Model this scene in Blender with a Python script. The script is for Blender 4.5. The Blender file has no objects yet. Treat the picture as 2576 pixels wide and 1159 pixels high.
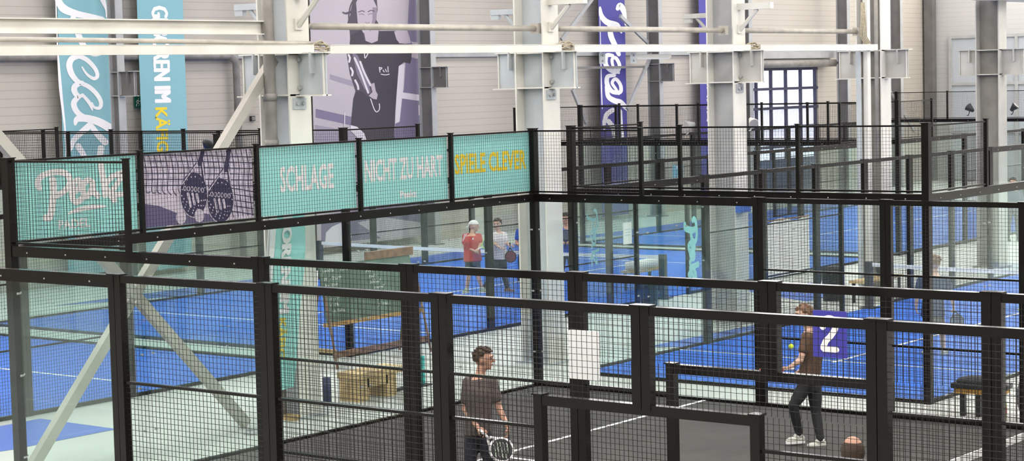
import bpy, bmesh, math, random
from mathutils import Vector, Matrix
random.seed(7)
SC = bpy.context.scene
COL = SC.collection
PI = math.pi

# ------------------------------------------------------------------ camera
CAMP = Vector((18.475, -14.5196, 4.73996))
YAW, TILT, ROLL, FPX = 0.65731326, 1.49595008, -0.02475567, 5002.3835
RC = Matrix.Rotation(YAW, 3, 'Z') @ Matrix.Rotation(TILT, 3, 'X') @ Matrix.Rotation(ROLL, 3, 'Z')
cd = bpy.data.cameras.new('camera')
cam = bpy.data.objects.new('camera', cd)
COL.objects.link(cam)
cam.matrix_world = Matrix.Translation(CAMP) @ RC.to_4x4()
cd.sensor_width = 36
cd.sensor_fit = 'HORIZONTAL'
cd.lens = FPX / 2576 * 36
cd.clip_end = 300
SC.camera = cam
RX = Vector((math.cos(YAW), math.sin(YAW), 0))       # right of the viewer, level
FY = Vector((-math.sin(YAW), math.cos(YAW), 0))      # away from the viewer, level


def at(u, v, ax, val):
    """measured point of the photograph -> world point on the plane axis=val"""
    d = RC @ Vector(((u - 1288) / FPX, -(v - 579.5) / FPX, -1.0))
    t = (val - CAMP[ax]) / d[ax]
    return CAMP + t * d


# ------------------------------------------------------------------ materials
def mat(name, col, rough=0.6, metal=0.0, spec=0.5, *, coat=0.0, noise=0.0, nscale=20.0, bump=0.0, col2=None, emit=0.0):
    m = bpy.data.materials.new(name)
    m.use_nodes = True
    nt = m.node_tree
    b = nt.nodes['Principled BSDF']
    b.inputs['Base Color'].default_value = (*col, 1)
    b.inputs['Roughness'].default_value = rough
    b.inputs['Metallic'].default_value = metal
    b.inputs['Specular IOR Level'].default_value = spec
    if coat:
        b.inputs['Coat Weight'].default_value = coat
        b.inputs['Coat Roughness'].default_value = .12
        b.inputs['Coat IOR'].default_value = 1.25
    if emit:
        b.inputs['Emission Color'].default_value = (*col, 1)
        b.inputs['Emission Strength'].default_value = emit
    if noise or bump:
        tc = nt.nodes.new('ShaderNodeTexCoord')
        n = nt.nodes.new('ShaderNodeTexNoise')
        n.inputs['Scale'].default_value = nscale
        n.inputs['Detail'].default_value = 5
        nt.links.new(tc.outputs['Object'], n.inputs['Vector'])
        if noise:
            mx = nt.nodes.new('ShaderNodeMix')
            mx.data_type = 'RGBA'
            c2 = col2 or tuple(max(0, c * (1 - noise)) for c in col)
            mx.inputs['A'].default_value = (*c2, 1)
            mx.inputs['B'].default_value = (*(tuple(min(1, c * (1 + noise * .6)) for c in col)), 1)
            rp = nt.nodes.new('ShaderNodeMapRange')
            rp.inputs['From Min'].default_value = .35
            rp.inputs['From Max'].default_value = .65
            nt.links.new(n.outputs['Fac'], rp.inputs['Value'])
            nt.links.new(rp.outputs['Result'], mx.inputs['Factor'])
            nt.links.new(mx.outputs['Result'], b.inputs['Base Color'])
        if bump:
            bp = nt.nodes.new('ShaderNodeBump')
            bp.inputs['Strength'].default_value = bump
            bp.inputs['Distance'].default_value = .01
            nt.links.new(n.outputs['Fac'], bp.inputs['Height'])
            nt.links.new(bp.outputs['Normal'], b.inputs['Normal'])
    return m


def glass_mat(name, tint, refl):
    m = bpy.data.materials.new(name)
    m.use_nodes = True
    nt = m.node_tree
    nt.nodes.clear()
    o = nt.nodes.new('ShaderNodeOutputMaterial')
    t = nt.nodes.new('ShaderNodeBsdfTransparent')
    t.inputs['Color'].default_value = (*tint, 1)
    g = nt.nodes.new('ShaderNodeBsdfGlossy')
    g.inputs['Roughness'].default_value = 0.02
    g.inputs['Color'].default_value = (.9, 1, .97, 1)
    mx = nt.nodes.new('ShaderNodeMixShader')
    f = nt.nodes.new('ShaderNodeLayerWeight')
    f.inputs['Blend'].default_value = .5
    pw = nt.nodes.new('ShaderNodeMath'); pw.operation = 'POWER'; pw.inputs[1].default_value = 5
    ml = nt.nodes.new('ShaderNodeMath')
    ml.operation = 'MULTIPLY_ADD'
    ml.inputs[1].default_value = .9 * refl
    ml.inputs[2].default_value = .04 * refl
    nt.links.new(f.outputs['Facing'], pw.inputs[0])
    nt.links.new(pw.outputs[0], ml.inputs[0])
    nt.links.new(ml.outputs[0], mx.inputs['Fac'])
    nt.links.new(t.outputs[0], mx.inputs[1])
    nt.links.new(g.outputs[0], mx.inputs[2])
    nt.links.new(mx.outputs[0], o.inputs['Surface'])
    return m


def siding_mat(name, col, dark, pitch=0.25):
    m = mat(name, col, rough=.55)
    nt = m.node_tree
    b = nt.nodes['Principled BSDF']
    geo = nt.nodes.new('ShaderNodeNewGeometry')
    sx = nt.nodes.new('ShaderNodeSeparateXYZ')
    nt.links.new(geo.outputs['Position'], sx.inputs[0])
    dv = nt.nodes.new('ShaderNodeMath'); dv.operation = 'DIVIDE'; dv.inputs[1].default_value = pitch
    fr = nt.nodes.new('ShaderNodeMath'); fr.operation = 'FRACT'
    nt.links.new(sx.outputs['Z'], dv.inputs[0])
    nt.links.new(dv.outputs[0], fr.inputs[0])
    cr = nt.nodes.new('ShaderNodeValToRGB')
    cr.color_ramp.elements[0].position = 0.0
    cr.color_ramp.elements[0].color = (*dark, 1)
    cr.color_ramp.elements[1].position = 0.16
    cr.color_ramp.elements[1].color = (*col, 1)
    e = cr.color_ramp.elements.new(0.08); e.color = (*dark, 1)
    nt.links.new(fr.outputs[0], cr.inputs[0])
    n = nt.nodes.new('ShaderNodeTexNoise'); n.inputs['Scale'].default_value = .35; n.inputs['Detail'].default_value = 6
    nt.links.new(geo.outputs['Position'], n.inputs['Vector'])
    mx = nt.nodes.new('ShaderNodeMix'); mx.data_type = 'RGBA'; mx.blend_type = 'MULTIPLY'
    mx.inputs['Factor'].default_value = 1
    mr = nt.nodes.new('ShaderNodeMapRange'); mr.inputs['To Min'].default_value = .86; mr.inputs['To Max'].default_value = 1.08
    nt.links.new(n.outputs['Fac'], mr.inputs['Value'])
    nt.links.new(cr.outputs[0], mx.inputs['A'])
    nt.links.new(mr.outputs[0], mx.inputs['B'])
    nt.links.new(mx.outputs['Result'], b.inputs['Base Color'])
    return m


M = dict(
    steel=mat('black_powder_coated_steel', (.0075, .006, .005), .45, spec=.06, coat=1.0),
    wire=mat('black_wire', (.012, .010, .010), .5, spec=.3),
    glass=glass_mat('safety_glass', (.950, .980, .970), .8),
    cream=mat('cream_steel_paint', (.80, .77, .70), .45, noise=.10, nscale=1.2),
    grey=mat('light_grey_steel', (.54, .575, .595), .5, noise=.10, nscale=1.5),
    ltgrey=mat('pale_grey_steel_paint', (.56, .54, .50), .55, noise=.15, nscale=1.5),
    brace=mat('dull_brace_paint', (.50, .46, .41), .55, noise=.12, nscale=1.5),
    dgrey=mat('dark_grey_steel', (.17, .16, .155), .6, noise=.15, nscale=2),
    mgrey=mat('mid_grey_steel_paint', (.42, .42, .42), .6, noise=.1, nscale=2),
    pipe=mat('galvanised_pipe', (.50, .46, .40), .45, metal=.2, noise=.15, nscale=4),
    dpipe=mat('dark_downpipe', (.26, .24, .22), .5, noise=.2, nscale=4),
    concrete=mat('pale_concrete', (.60, .615, .58), .75, noise=.07, nscale=.7),
    fblue=mat('blue_floor_paint', (.035, .13, .62), .5, noise=.06, nscale=1),
    turf=mat('blue_turf', (.020, .14, .64), .85, noise=.12, nscale=5, bump=.2),
    turfb=mat('dark_turf', (.060, .056, .053), .9, noise=.14, nscale=2.2, bump=.3),
    line=mat('white_line', (.85, .85, .83), .8),
    white=mat('white_plastic', (.83, .83, .83), .5),
    tape=mat('white_net_tape', (.85, .84, .83), .8),
    net=mat('black_net', (.02, .02, .025), .8),
    netpost=mat('dark_net_post', (.03, .032, .04), .5),
    teal=mat('turquoise_print', (.36, .78, .74), .7),
    ltblue=mat('light_blue_print', (.245, .48, .53), .7),
    violet=mat('violet_blue_print', (.075, .065, .31), .7),
    sblue=mat('sign_violet_blue', (.05, .045, .37), .45),
    ink=mat('white_print', (.93, .90, .90), .7),
    yellow=mat('yellow_print', (.90, .66, .03), .7),
    rope=mat('tan_cable', (.50, .43, .30), .8, noise=.3, nscale=30),
    bolt=mat('zinc_bolt', (.7, .7, .68), .3, metal=.8),
    dark=mat('dark_plastic', (.015, .016, .02), .5),
    wood=mat('pale_plywood', (.62, .44, .22), .6, noise=.25, nscale=6),
    brown=mat('brown_timber', (.22, .12, .07), .6, noise=.3, nscale=8),
    board=mat('green_chalkboard', (.10, .16, .12), .6, noise=.25, nscale=3),
    chalk=mat('chalk', (.62, .68, .62), .9),
    green=mat('exit_sign_green', (.01, .12, .07), .4),
    navy=mat('navy_plastic', (.02, .03, .10), .5),
    ball=mat('tennis_ball_felt', (.62, .80, .05), .9),
    skin=mat('skin', (.62, .34, .24), .55),
    skin2=mat('skin_pale', (.66, .42, .32), .55),
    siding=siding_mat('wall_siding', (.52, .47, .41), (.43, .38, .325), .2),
    siding2=siding_mat('end_wall_siding', (.54, .525, .515), (.49, .475, .465), .2),
    ceiling=mat('ceiling_sheet', (.55, .55, .53), .8),
    pane=mat('daylight_pane', (.80, .84, 1.0), .4, emit=.95),
    glow_added=mat('added_glow_band', (1.0, .98, .95), .4, emit=4.5),  # emission of the added bands, no window known up there
    tgrey=mat('weathered_grey_paint', (.27, .25, .22), .6, noise=.30, nscale=1.3),
    shut=mat('blue_grey_shutter', (.045, .075, .16), .5),
    gate=mat('pale_blue_gate', (.46, .49, .53), .5),
)


# ------------------------------------------------------------------ mesh builder
class MB:
    def __init__(s):
        s.v, s.f, s.m = [], [], []
        s.mi = 0

    def poly(s, pts):
        n = len(s.v)
        s.v += [tuple(p) for p in pts]
        s.f.append(tuple(range(n, n + len(pts))))
        s.m.append(s.mi)

    def box(s, a, b, mx=None):
        x0, y0, z0 = a
        x1, y1, z1 = b
        n = len(s.v)
        P = [(x0, y0, z0), (x1, y0, z0), (x1, y1, z0), (x0, y1, z0), (x0, y0, z1), (x1, y0, z1), (x1, y1, z1), (x0, y1, z1)]
        if mx is not None:
            P = [tuple(mx @ Vector(p)) for p in P]
        s.v += P
        for q in ((0, 3, 2, 1), (4, 5, 6, 7), (0, 1, 5, 4), (1, 2, 6, 5), (2, 3, 7, 6), (3, 0, 4, 7)):
            s.f.append(tuple(n + i for i in q))
            s.m.append(s.mi)

    def cbox(s, c, d, mx=None):
        s.box([c[i] - d[i] / 2 for i in range(3)], [c[i] + d[i] / 2 for i in range(3)], mx)

    def tube(s, pts, r, n=10, cap=True, r2=None, squash=1.0):
        pts = [Vector(p) for p in pts]
        rs = r if isinstance(r, (list, tuple)) else [r] * len(pts)
        base = len(s.v)
        up = None
        for i, p in enumerate(pts):
            if i == 0: d = pts[1] - p
            elif i == len(pts) - 1: d = p - pts[i - 1]
            else: d = (pts[i + 1] - p).normalized() + (p - pts[i - 1]).normalized()
            if d.length < 1e-9: d = Vector((0, 0, 1))
            d.normalize()
            if up is None:
                up = Vector((0, 0, 1)) if abs(d.z) < .9 else Vector((0, 1, 0))
            a = d.cross(up)
            if a.length < 1e-6: a = d.cross(Vector((1, 0, 0)))
            a.normalize()
            b = a.cross(d)
            up = b
            for k in range(n):
                t = 2 * PI * k / n
                s.v.append(tuple(p + a * math.cos(t) * rs[i] + b * math.sin(t) * rs[i] * squash))
        for i in range(len(pts) - 1):
            for k in range(n):
                k2 = (k + 1) % n
                s.f.append((base + i * n + k, base + i * n + k2, base + (i + 1) * n + k2, base + (i + 1) * n + k))
                s.m.append(s.mi)
        if cap:
            s.f.append(tuple(base + k for k in reversed(range(n)))); s.m.append(s.mi)
            e = base + (len(pts) - 1) * n
            s.f.append(tuple(e + k for k in range(n))); s.m.append(s.mi)

    def ell(s, c, r, n=12, m=8, mx=None, flt=None, jit=0.0):
        """ellipsoid; mx rotates it about its centre, flt(x,y,z unit) keeps points"""
        c = Vector(c)
        idx = {}
        base = len(s.v)
        for j in range(m + 1):
            th = PI * j / m
            for i in range(n):
                ph = 2 * PI * i / n
                d = Vector((math.sin(th) * math.cos(ph), math.sin(th) * math.sin(ph), math.cos(th)))
                q = 1 + (random.uniform(-jit, jit) if jit else 0)
                p = Vector((d.x * r[0] * q, d.y * r[1] * q, d.z * r[2] * q))
                if mx is not None: p = mx @ p
                s.v.append(tuple(c + p))
                idx[(j, i)] = (base + j * n + i, d)
        for j in range(m):
            for i in range(n):
                i2 = (i + 1) % n
                ids = [idx[(j, i)], idx[(j + 1, i)], idx[(j + 1, i2)], idx[(j, i2)]]
                if flt and not all(flt(d) for _, d in ids): continue
                s.f.append(tuple(q[0] for q in ids)); s.m.append(s.mi)

    def cyl(s, c0, c1, r, n=14):
        s.tube([c0, c1], r, n)

    def mesh(s, name, mats, smooth=False):
        me = bpy.data.meshes.new(name)
        me.from_pydata(s.v, [], s.f)
        for m_ in (mats if isinstance(mats, (list, tuple)) else [mats]):
            me.materials.append(m_)
        if len(me.materials) > 1:
            for p, i in zip(me.polygons, s.m): p.material_index = i
        if smooth:
            for p in me.polygons: p.use_smooth = True
        me.update()
        return me

    def build(s, name, mats, parent=None, smooth=False, loc=None):
        o = bpy.data.objects.new(name, s.mesh(name, mats, smooth))
        COL.objects.link(o)
        if parent is not None: o.parent = parent
        if loc is not None: o.location = loc
        return o


def tag(o, label=None, cat=None, group=None, kind=None):
    if label:
        o['label'] = label
        o['kind'] = 'thing'
    if cat: o['category'] = cat
    if group: o['group'] = group
    if kind: o['kind'] = kind
    return o


def empty(name, loc, rz, label, cat, group=None):
    o = bpy.data.objects.new(name, None)
    o.empty_display_size = .2
    COL.objects.link(o)
    o.location = loc
    o.rotation_euler = (0, 0, rz)
    return tag(o, label, cat, group)


def inst(name, me, parent=None, loc=(0, 0, 0)):
    o = bpy.data.objects.new(name, me)
    COL.objects.link(o)
    o.parent = parent
    o.location = loc
    return o


def struct(name, mb, m, smooth=False):
    return tag(mb.build(name, m, None, smooth), kind='structure')


# ------------------------------------------------------------------ shell of the hall
XW, YE, ZC = -20.0, 65.0, 11.5
b = MB(); b.box((-20.3, -30.3, -.3), (34.3, 65.3, 0)); struct('floor', b, M['concrete'])
b = MB(); b.box((-20.3, -30.3, ZC), (34.3, 65.3, ZC + .3)); struct('ceiling', b, M['ceiling'])
b = MB(); b.box((XW, -30.3, 0), (34, -30, ZC)); struct('wall_front', b, siding_mat('front_wall_siding', (.40, .38, .36), (.34, .32, .30), .2))
# left wall with the gate opening
GY0, GY1, GZ = 50.35, 55.35, 4.95
b = MB()
b.box((-20.3, -30, 0), (XW, GY0, ZC)); b.box((-20.3, GY1, 0), (XW, YE + .3, ZC)); b.box((-20.3, GY0, GZ), (XW, GY1, ZC))
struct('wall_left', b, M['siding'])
b = MB(); b.box((XW, YE, 0), (34, YE + .3, ZC)); struct('wall_back', b, M['siding2'])
b = MB(); b.box((34, -30, 0), (34.3, YE + .3, ZC)); struct('wall_right', b, M['siding2'])
b = MB(); b.box((XW, 14.7 - 28.8, 5.52), (XW + .14, 60, 5.66)); struct('trim_1', b, M['mgrey'])

# window gate in the left wall
g = bpy.data.objects.new('window_1', None); COL.objects.link(g); g.location = (XW, GY0, 0); tag(g, kind='structure')
b = MB()
ys = [0, .32, 1.42, 2.55, 3.70, 4.85, 5.0]
zs = [1.45, 1.98, 2.72, 3.46, 4.20, 4.95]
for y in ys[:-1]: b.cbox((-.06, y, GZ / 2 + .7), (.12, .09, GZ - 1.4))
for z in zs: b.cbox((-.06, 2.5, z), (.14, 5, .10))
b.build('pane_frame', mat('window_bar', (.035, .035, .075), .5), g)
for i in range(5):
    for k in range(5):
        p = MB(); p.box((-.12, ys[i] + .045, zs[k] + .05), (-.11, ys[i + 1] - .045, zs[k + 1] - .05))
        p.build('glowing_pane', M['pane'], g)
b = MB(); b.box((-.15, 0, 0), (.02, 5, 1.45))
for k in range(3): b.box((.02, 0, .3 + k * .42), (.04, 5, .34 + k * .42))
b.build('shutter_panel', M['shut'], g)

# glowing bands added above the view to put highlights on the rails
def band(name, org, rz, L):
    g = bpy.data.objects.new(name, None); COL.objects.link(g); g.location = org; g.rotation_euler = (0, 0, rz); tag(g, kind='structure')
    b = MB()
    n = int(L / 3)
    for i in range(n + 1): b.cbox((i * L / n, 0, 1.1), (.08, .12, 2.2))
    for z in (0, 1.1, 2.2): b.cbox((L / 2, 0, z), (L, .12, .08))
    b.build('pane_frame', M['dgrey'], g)
    for i in range(n):
        p = MB(); p.box((i * L / n + .04, -.01, .04), ((i + 1) * L / n - .04, .01, 2.16)); p.build('glowing_pane', M['glow_added'], g)
band('added_glow_left', (XW + .10, -27, 8.7), PI / 2, 90)
band('added_glow_back', (-19.5, YE - .10, 8.7), 0, 51)

# big gate in the end wall
g = bpy.data.objects.new('door_1', None); COL.objects.link(g); g.location = (-18.8, YE, 0); tag(g, kind='structure')
b = MB(); b.box((0, -.10, 0), (9, 0, 6.2)); b.build('gate_leaf', M['gate'], g)
b = MB()
for x in (0, 3, 6, 9): b.cbox((x, -.13, 3.1), (.14, .12, 6.2))
for z in (.1, 2.1, 4.15, 6.15): b.cbox((4.5, -.13, z), (9, .10, .12))
b.build('gate_frame', M['mgrey'], g)

# painted patches on the floor
def patch(name, pts, m=None, z=.004):
    b = MB(); b.poly([(x, y, z) for x, y in pts]); o = b.build(name, m or M['fblue']); return o
o = patch('floor_paint', [(-4.6, 4.0), (-2.9, 3.97), (-2.92, 2.2), (-3.2, .3), (-4.6, -.6)]); tag(o, kind='structure')
o = patch('floor_paint', [(-4.8, 23.5), (-1.9, 21.9), (-1.9, 24.4), (-3.6, 25.3)]); tag(o, kind='structure')
o = patch('floor_paint', [(-1.0, 14.6), (-.35, 14.8), (-.35, 18.8), (-.9, 18.2)]); tag(o, kind='structure')
o = patch('floor_paint', [(-16.6, 14.0), (-15.2, 17.3), (-15.2, 33.0), (-16.9, 33.0)]); tag(o, kind='structure')
o = patch('floor_paint', [(-16.5, 33.4), (-15.2, 35.8), (-15.2, 52.0), (-17.2, 52.0)]); tag(o, kind='structure')
o = patch('floor_paint', [(-15.0, 10.25), (-4.9, 10.25), (-4.9, 10.95), (-15.0, 10.95)], mat('pale_green_floor', (.50, .56, .50), .7)); tag(o, kind='structure')


# ------------------------------------------------------------------ court enclosures
_cache = {}


def wiremesh(w, h):
    k = (round(w, 3), round(h, 3))
    if k in _cache: return _cache[k]
    b = MB()
    r = .0016 if h < 1 else .0020
    nx, nz = max(1, round(w / .05)), max(1, round(h / .05))
    for i in range(1, nx):
        x = i * w / nx
        b.box((x - r, -r, 0), (x + r, r, h))
    for j in range(1, nz):
        z = j * h / nz
        b.box((0, -r - .003, z - r), (w, r - .003, z + r))
    _cache[k] = b.mesh('wire_mesh', M['wire'])
    return _cache[k]


def pane(w, h):
    k = ('g', round(w, 3), round(h, 3))
    if k in _cache: return _cache[k]
    b = MB(); b.box((.006, -.006, 0), (w - .006, .006, h))
    b.mi = 1
    for x in (.09, w - .09):
        for z in (.5, 1.45, 2.4):
            for q in (-1, 1): b.tube([(x, q * .0065, z), (x, q * .018, z)], .013, 8)
    _cache[k] = b.mesh('glass_pane', [M['glass'], M['mgrey']])
    return _cache[k]


def post_mesh(h, n=1, z0=0.0, d=.08):
    k = ('p', round(h, 3), n, z0, d)
    if k in _cache: return _cache[k]
    b = MB()
    for i in range(n):
        x = (i - (n - 1) / 2) * (d + .006)
        b.box((x - d / 2, -d / 2, z0), (x + d / 2, d / 2, z0 + h))
    b.box((-n * d / 2 - .012, -d / 2 - .01, z0 + h), (n * d / 2 + .012, d / 2 + .01, z0 + h + .012))
    _cache[k] = b.mesh('post', M['steel'])
    return _cache[k]


def rail(root, x0, x1, z0, z1, d=.06, name='rail'):
    b = MB(); b.box((x0, -d / 2, z0), (x1, d / 2, z1))
    return b.build(name, M['steel'], root)


def beam(root, x0, x1, step=.62):
    b = MB(); b.box((x0, -.045, 2.88), (x1, .045, 3.0))
    b.mi = 1
    n = int((x1 - x0) / step)
    for i in range(n):
        x = x0 + (i + .5) * (x1 - x0) / n
        for q in (-1, 1): b.cbox((x, q * .049, 2.93), (.015, .008, .015))
    return b.build('top_beam', [M['steel'], M['bolt']], root)


def side_wall(loc, rz, label, xs0=0, xs1=20, doors=True, clips=True):
    """long side of a court: glass for four metres at either end, mesh in between, doorways beside the net"""
    root = empty('court_fence', loc, rz, label, 'court fence')
    L = 20
    for (g0, g1, e) in ((0, 4, 0), (16, 20, 20)):
        if g1 <= xs0 or g0 >= xs1: continue
        for x in (g0, g0 + 2):
            inst('glass_pane', pane(2, 2.84), root, (x, 0, .05))
        beam(root, g0, g1)
        rail(root, g0, g1, 0, .05, .06, 'kerb_beam')
        u0, u1 = (0, 2) if e == 0 else (18, 20)
        inst('wire_mesh', wiremesh(1.9, .9), root, (u0 + .05, 0, 3.05))
        rail(root, u0, u1, 3.955, 3.98, .03)
        rail(root, u0, u1, 3.02, 3.045, .03)
        inst('post', post_mesh(1.0, 1, 3.0, .055), root, (2 if e == 0 else 18, 0, 0))
        inst('post', post_mesh(4.0, 1, 0, .11), root, (e, 0, 0))
        inst('post', post_mesh(3.0, 2), root, (4 if e == 0 else 16, 0, 0))
    m0, m1 = max(4, xs0), min(16, xs1)
    rail(root, m0, m1, 2.93, 3.0, .07, 'top_rail')
    x = m0
    while x < m1 - .1:
        c0, c1 = x, x + 2
        hang = doors and (abs(c0 - 10) < .1 or abs(c1 - 10) < .1)
        a0 = c0 + .085
        a1 = c1 - .085
        if not hang:
            inst('wire_mesh', wiremesh(round(a1 - a0, 3), .93), root, (a0, 0, 2.0))
            inst('wire_mesh', wiremesh(round(a1 - a0, 3), 1.92), root, (a0, 0, .06))
            rail(root, a0, a1, 1.965, 1.99, .04, 'mid_rail')
            rail(root, a0, a1, .995, 1.02, .04, 'mid_rail')
            rail(root, a0, a1, 0, .06, .05, 'kerb_rail')
        else:
            inst('wire_mesh', wiremesh(round(a1 - a0, 3), .70), root, (a0, 0, 2.24))
            s0, s1 = (c0 + .085, 8.96) if c1 <= 10.1 else (11.04, c1 - .085)
            inst('wire_mesh', wiremesh(round(s1 - s0, 3), 1.92), root, (s0, 0, .06))
            inst('wire_mesh', wiremesh(round(s1 - s0, 3), .24), root, (s0, 0, 1.99))
            rail(root, s0, s1, 1.965, 1.99, .04, 'mid_rail')
            rail(root, s0, s1, .995, 1.02, .04, 'mid_rail')
            rail(root, s0, s1, 0, .06, .05, 'kerb_rail')
        x += 2
    x = m0 + 2 if m0 == 4 else m0
    while x < m1 - .1 or (x <= m1 + .01 and m1 < 16):
        if doors and abs(x - 10) < .1:
            inst('post', post_mesh(.80, 2, 2.20), root, (x, 0, 0))
        else:
            inst('post', post_mesh(3.0, 2), root, (x, 0, 0))
        x += 2
    if doors:
        rail(root, 9.04, 10.96, 2.16, 2.24, .07, 'door_lintel')
        for x in (9, 11): inst('door_post', post_mesh(2.24, 1), root, (x, 0, 0))
    return root


def end_wall(loc, rz, width, label, npan=5, corners=(1, 1)):
    root = empty('court_end_fence', loc, rz, label, 'court fence')
    w = width / npan
    for i in range(npan):
        inst('glass_pane', pane(round(w, 3), 2.84), root, (i * w, 0, .05))
        inst('wire_mesh', wiremesh(round(w - .05, 3), .9), root, (i * w + .025, 0, 3.05))
        if i:
            inst('post', post_mesh(1.0, 1, 3.0, .055), root, (i * w, 0, 0))
    beam(root, 0, width)
    rail(root, 0, width, 0, .05, .06, 'kerb_beam')
    rail(root, 0, width, 3.955, 3.98, .03, 'top_rail')
    rail(root, 0, width, 3.02, 3.045, .03)
    return root


def court_floor(x0, y0, x1, y1, along, m, label, z=.02, lines=True):
    b = MB(); b.box((x0 + .07, y0 + .07, 0), (x1 - .07, y1 - .07, z))
    o = b.build('court_turf', m); tag(o, label, 'playing surface')
    b = MB()
    h = z + .004
    lw = .07
    if lines:
        L = 20
        if along == 'x':
            yc = (y0 + y1) / 2
            for s in (3.05, 16.95):
                b2 = MB(); b2.poly([(x0 + s - lw / 2, y0, h), (x0 + s + lw / 2, y0, h), (x0 + s + lw / 2, y1, h), (x0 + s - lw / 2, y1, h)])
                b2.build('court_line', M['line'], o)
            b2 = MB(); b2.poly([(x0 + 2.85, yc - lw / 2, h + .001), (x0 + 17.15, yc - lw / 2, h + .001), (x0 + 17.15, yc + lw / 2, h + .001), (x0 + 2.85, yc + lw / 2, h + .001)])
            b2.build('court_line', M['line'], o)
        else:
            xc = (x0 + x1) / 2
            for s in (3.05, 16.95):
                if not (y0 - .01 <= y1 - 20 + s): continue
                yy = y1 - 20 + s
                b2 = MB(); b2.poly([(x0, yy - lw / 2, h), (x1, yy - lw / 2, h), (x1, yy + lw / 2, h), (x0, yy + lw / 2, h)])
                b2.build('court_line', M['line'], o)
            ya = max(y0, y1 - 17.15)
            b2 = MB(); b2.poly([(xc - lw / 2, ya, h + .001), (xc + lw / 2, ya, h + .001), (xc + lw / 2, y1 - 2.85, h + .001), (xc - lw / 2, y1 - 2.85, h + .001)])
            b2.build('court_line', M['line'], o)
    return o


def net(loc, rz, width, label):
    root = empty('court_net', loc, rz, label, 'net')
    b = MB()
    n = int(width / .05)
    for i in range(n): b.box((i * .05 + .1, -.001, .04), (i * .05 + .1025, .001, .84))
    for k in range(17): b.box((.08, -.001, .04 + k * .05), (width - .08, .001, .0425 + k * .05))
    b.build('netting', M['net'], root)
    b = MB()
    N = 24
    for i in range(N):
        xa, xb = .08 + (width - .16) * i / N, .08 + (width - .16) * (i + 1) / N
        za = .88 + .04 * (2 * (xa / width) - 1) ** 2; zb = .88 + .04 * (2 * (xb / width) - 1) ** 2
        for s in (-1, 1):
            b.poly([(xa, s * .008, za - .075), (xb, s * .008, zb - .075), (xb, s * .008, zb), (xa, s * .008, za)])
        b.poly([(xa, -.008, za), (xb, -.008, zb), (xb, .008, zb), (xa, .008, za)])
    b.build('net_tape', M['tape'], root)
    for x in (0, width):
        b = MB(); b.box((x - .07, -.06, 0), (x + .07, .06, .94)); b.box((x - .16, -.16, 0), (x + .16, .16, .02))
        b.build('net_post', M['netpost'], root)
    return root


H = PI / 2
# dark floored court in front
court_floor(0, 0, 20, 10, 'x', M['turfb'], 'dark grey turf floor of the nearest court with white lines')
side_wall((0, 0, 0), 0, 'black mesh side wall between the viewer and the dark court, second from the front', 0, 18)
side_wall((0, 10, 0), 0, 'black side wall along the far edge of the dark court, glass at its left', 0, 16)
end_wall((0, 0, 0), H, 10, 'glass end wall carrying the row of turquoise banners')
net((10, 0, .02), H, 10, 'net of the dark floored court at the lower right corner')
side_wall((0, -1.93, 0), 0, 'nearest black mesh side wall across the bottom of the view', 0, 18)
# blue court beyond, on the right
court_floor(-.25, 11.35, 5.95, 31.35, 'y', M['turf'], 'blue turf floor of the narrow court behind the dark court')
end_wall((-.25, 11.35, 0), 0, 6.2, 'glass and mesh end wall of the narrow blue court on the right', 3)
side_wall((-.25, 11.35, 0), H, 'left side wall of the narrow blue court on the right')
side_wall((5.95, 11.35, 0), H, 'right side wall of the narrow blue court, seen at the right edge', 0, 16)
net((-.15, 21.3, .02), 0, 6.0, 'net with white tape across the narrow blue court on the right')
# blue courts on the left
XL0, XL1 = -15.0, -4.95
court_floor(XL0, -4, XL1, 10.05, 'y', M['turf'], 'blue turf floor of the court at the far left')
court_floor(XL0, 11.1, XL1, 31.1, 'y', M['turf'], 'blue turf floor of the court with the standing group of players')
court_floor(XL0, 32.2, XL1, 52.2, 'y', M['turf'], 'blue turf floor of the farthest court, beyond the group of players')
def part_side(loc, label):
    return side_wall(loc, H, label, 8, 20, doors=False)
part_side((XL1, -9.95, 0), 'near side wall of the left blue court, glass corner behind the columns')
part_side((XL0, -9.95, 0), 'far side wall of the left blue court, closest to the hall wall')
end_wall((XL0, 10.05, 0), 0, 10.05, 'glass end wall of the left blue court facing the next court')
side_wall((XL1, 11.1, 0), H, 'near side wall of the blue court where four players stand')
side_wall((XL0, 11.1, 0), H, 'far side wall of the blue court where four players stand')
end_wall((XL0, 11.1, 0), 0, 10.05, 'near end wall of the blue court where four players stand')
end_wall((XL0, 31.1, 0), 0, 10.05, 'far end wall of the blue court where four players stand')
net((XL0, 21.1, .02), 0, 10.05, 'net with white tape behind the man in the red shirt')
side_wall((XL1, 32.2, 0), H, 'near side wall of the farthest blue court', doors=True)
side_wall((XL0, 32.2, 0), H, 'far side wall of the farthest blue court, in front of the bright window')
end_wall((XL0, 32.2, 0), 0, 10.05, 'near end wall of the farthest blue court')
end_wall((XL0, 52.2, 0), 0, 10.05, 'far end wall of the farthest blue court')
net((XL0, 42.2, .02), 0, 10.05, 'net of the farthest blue court')


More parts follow.
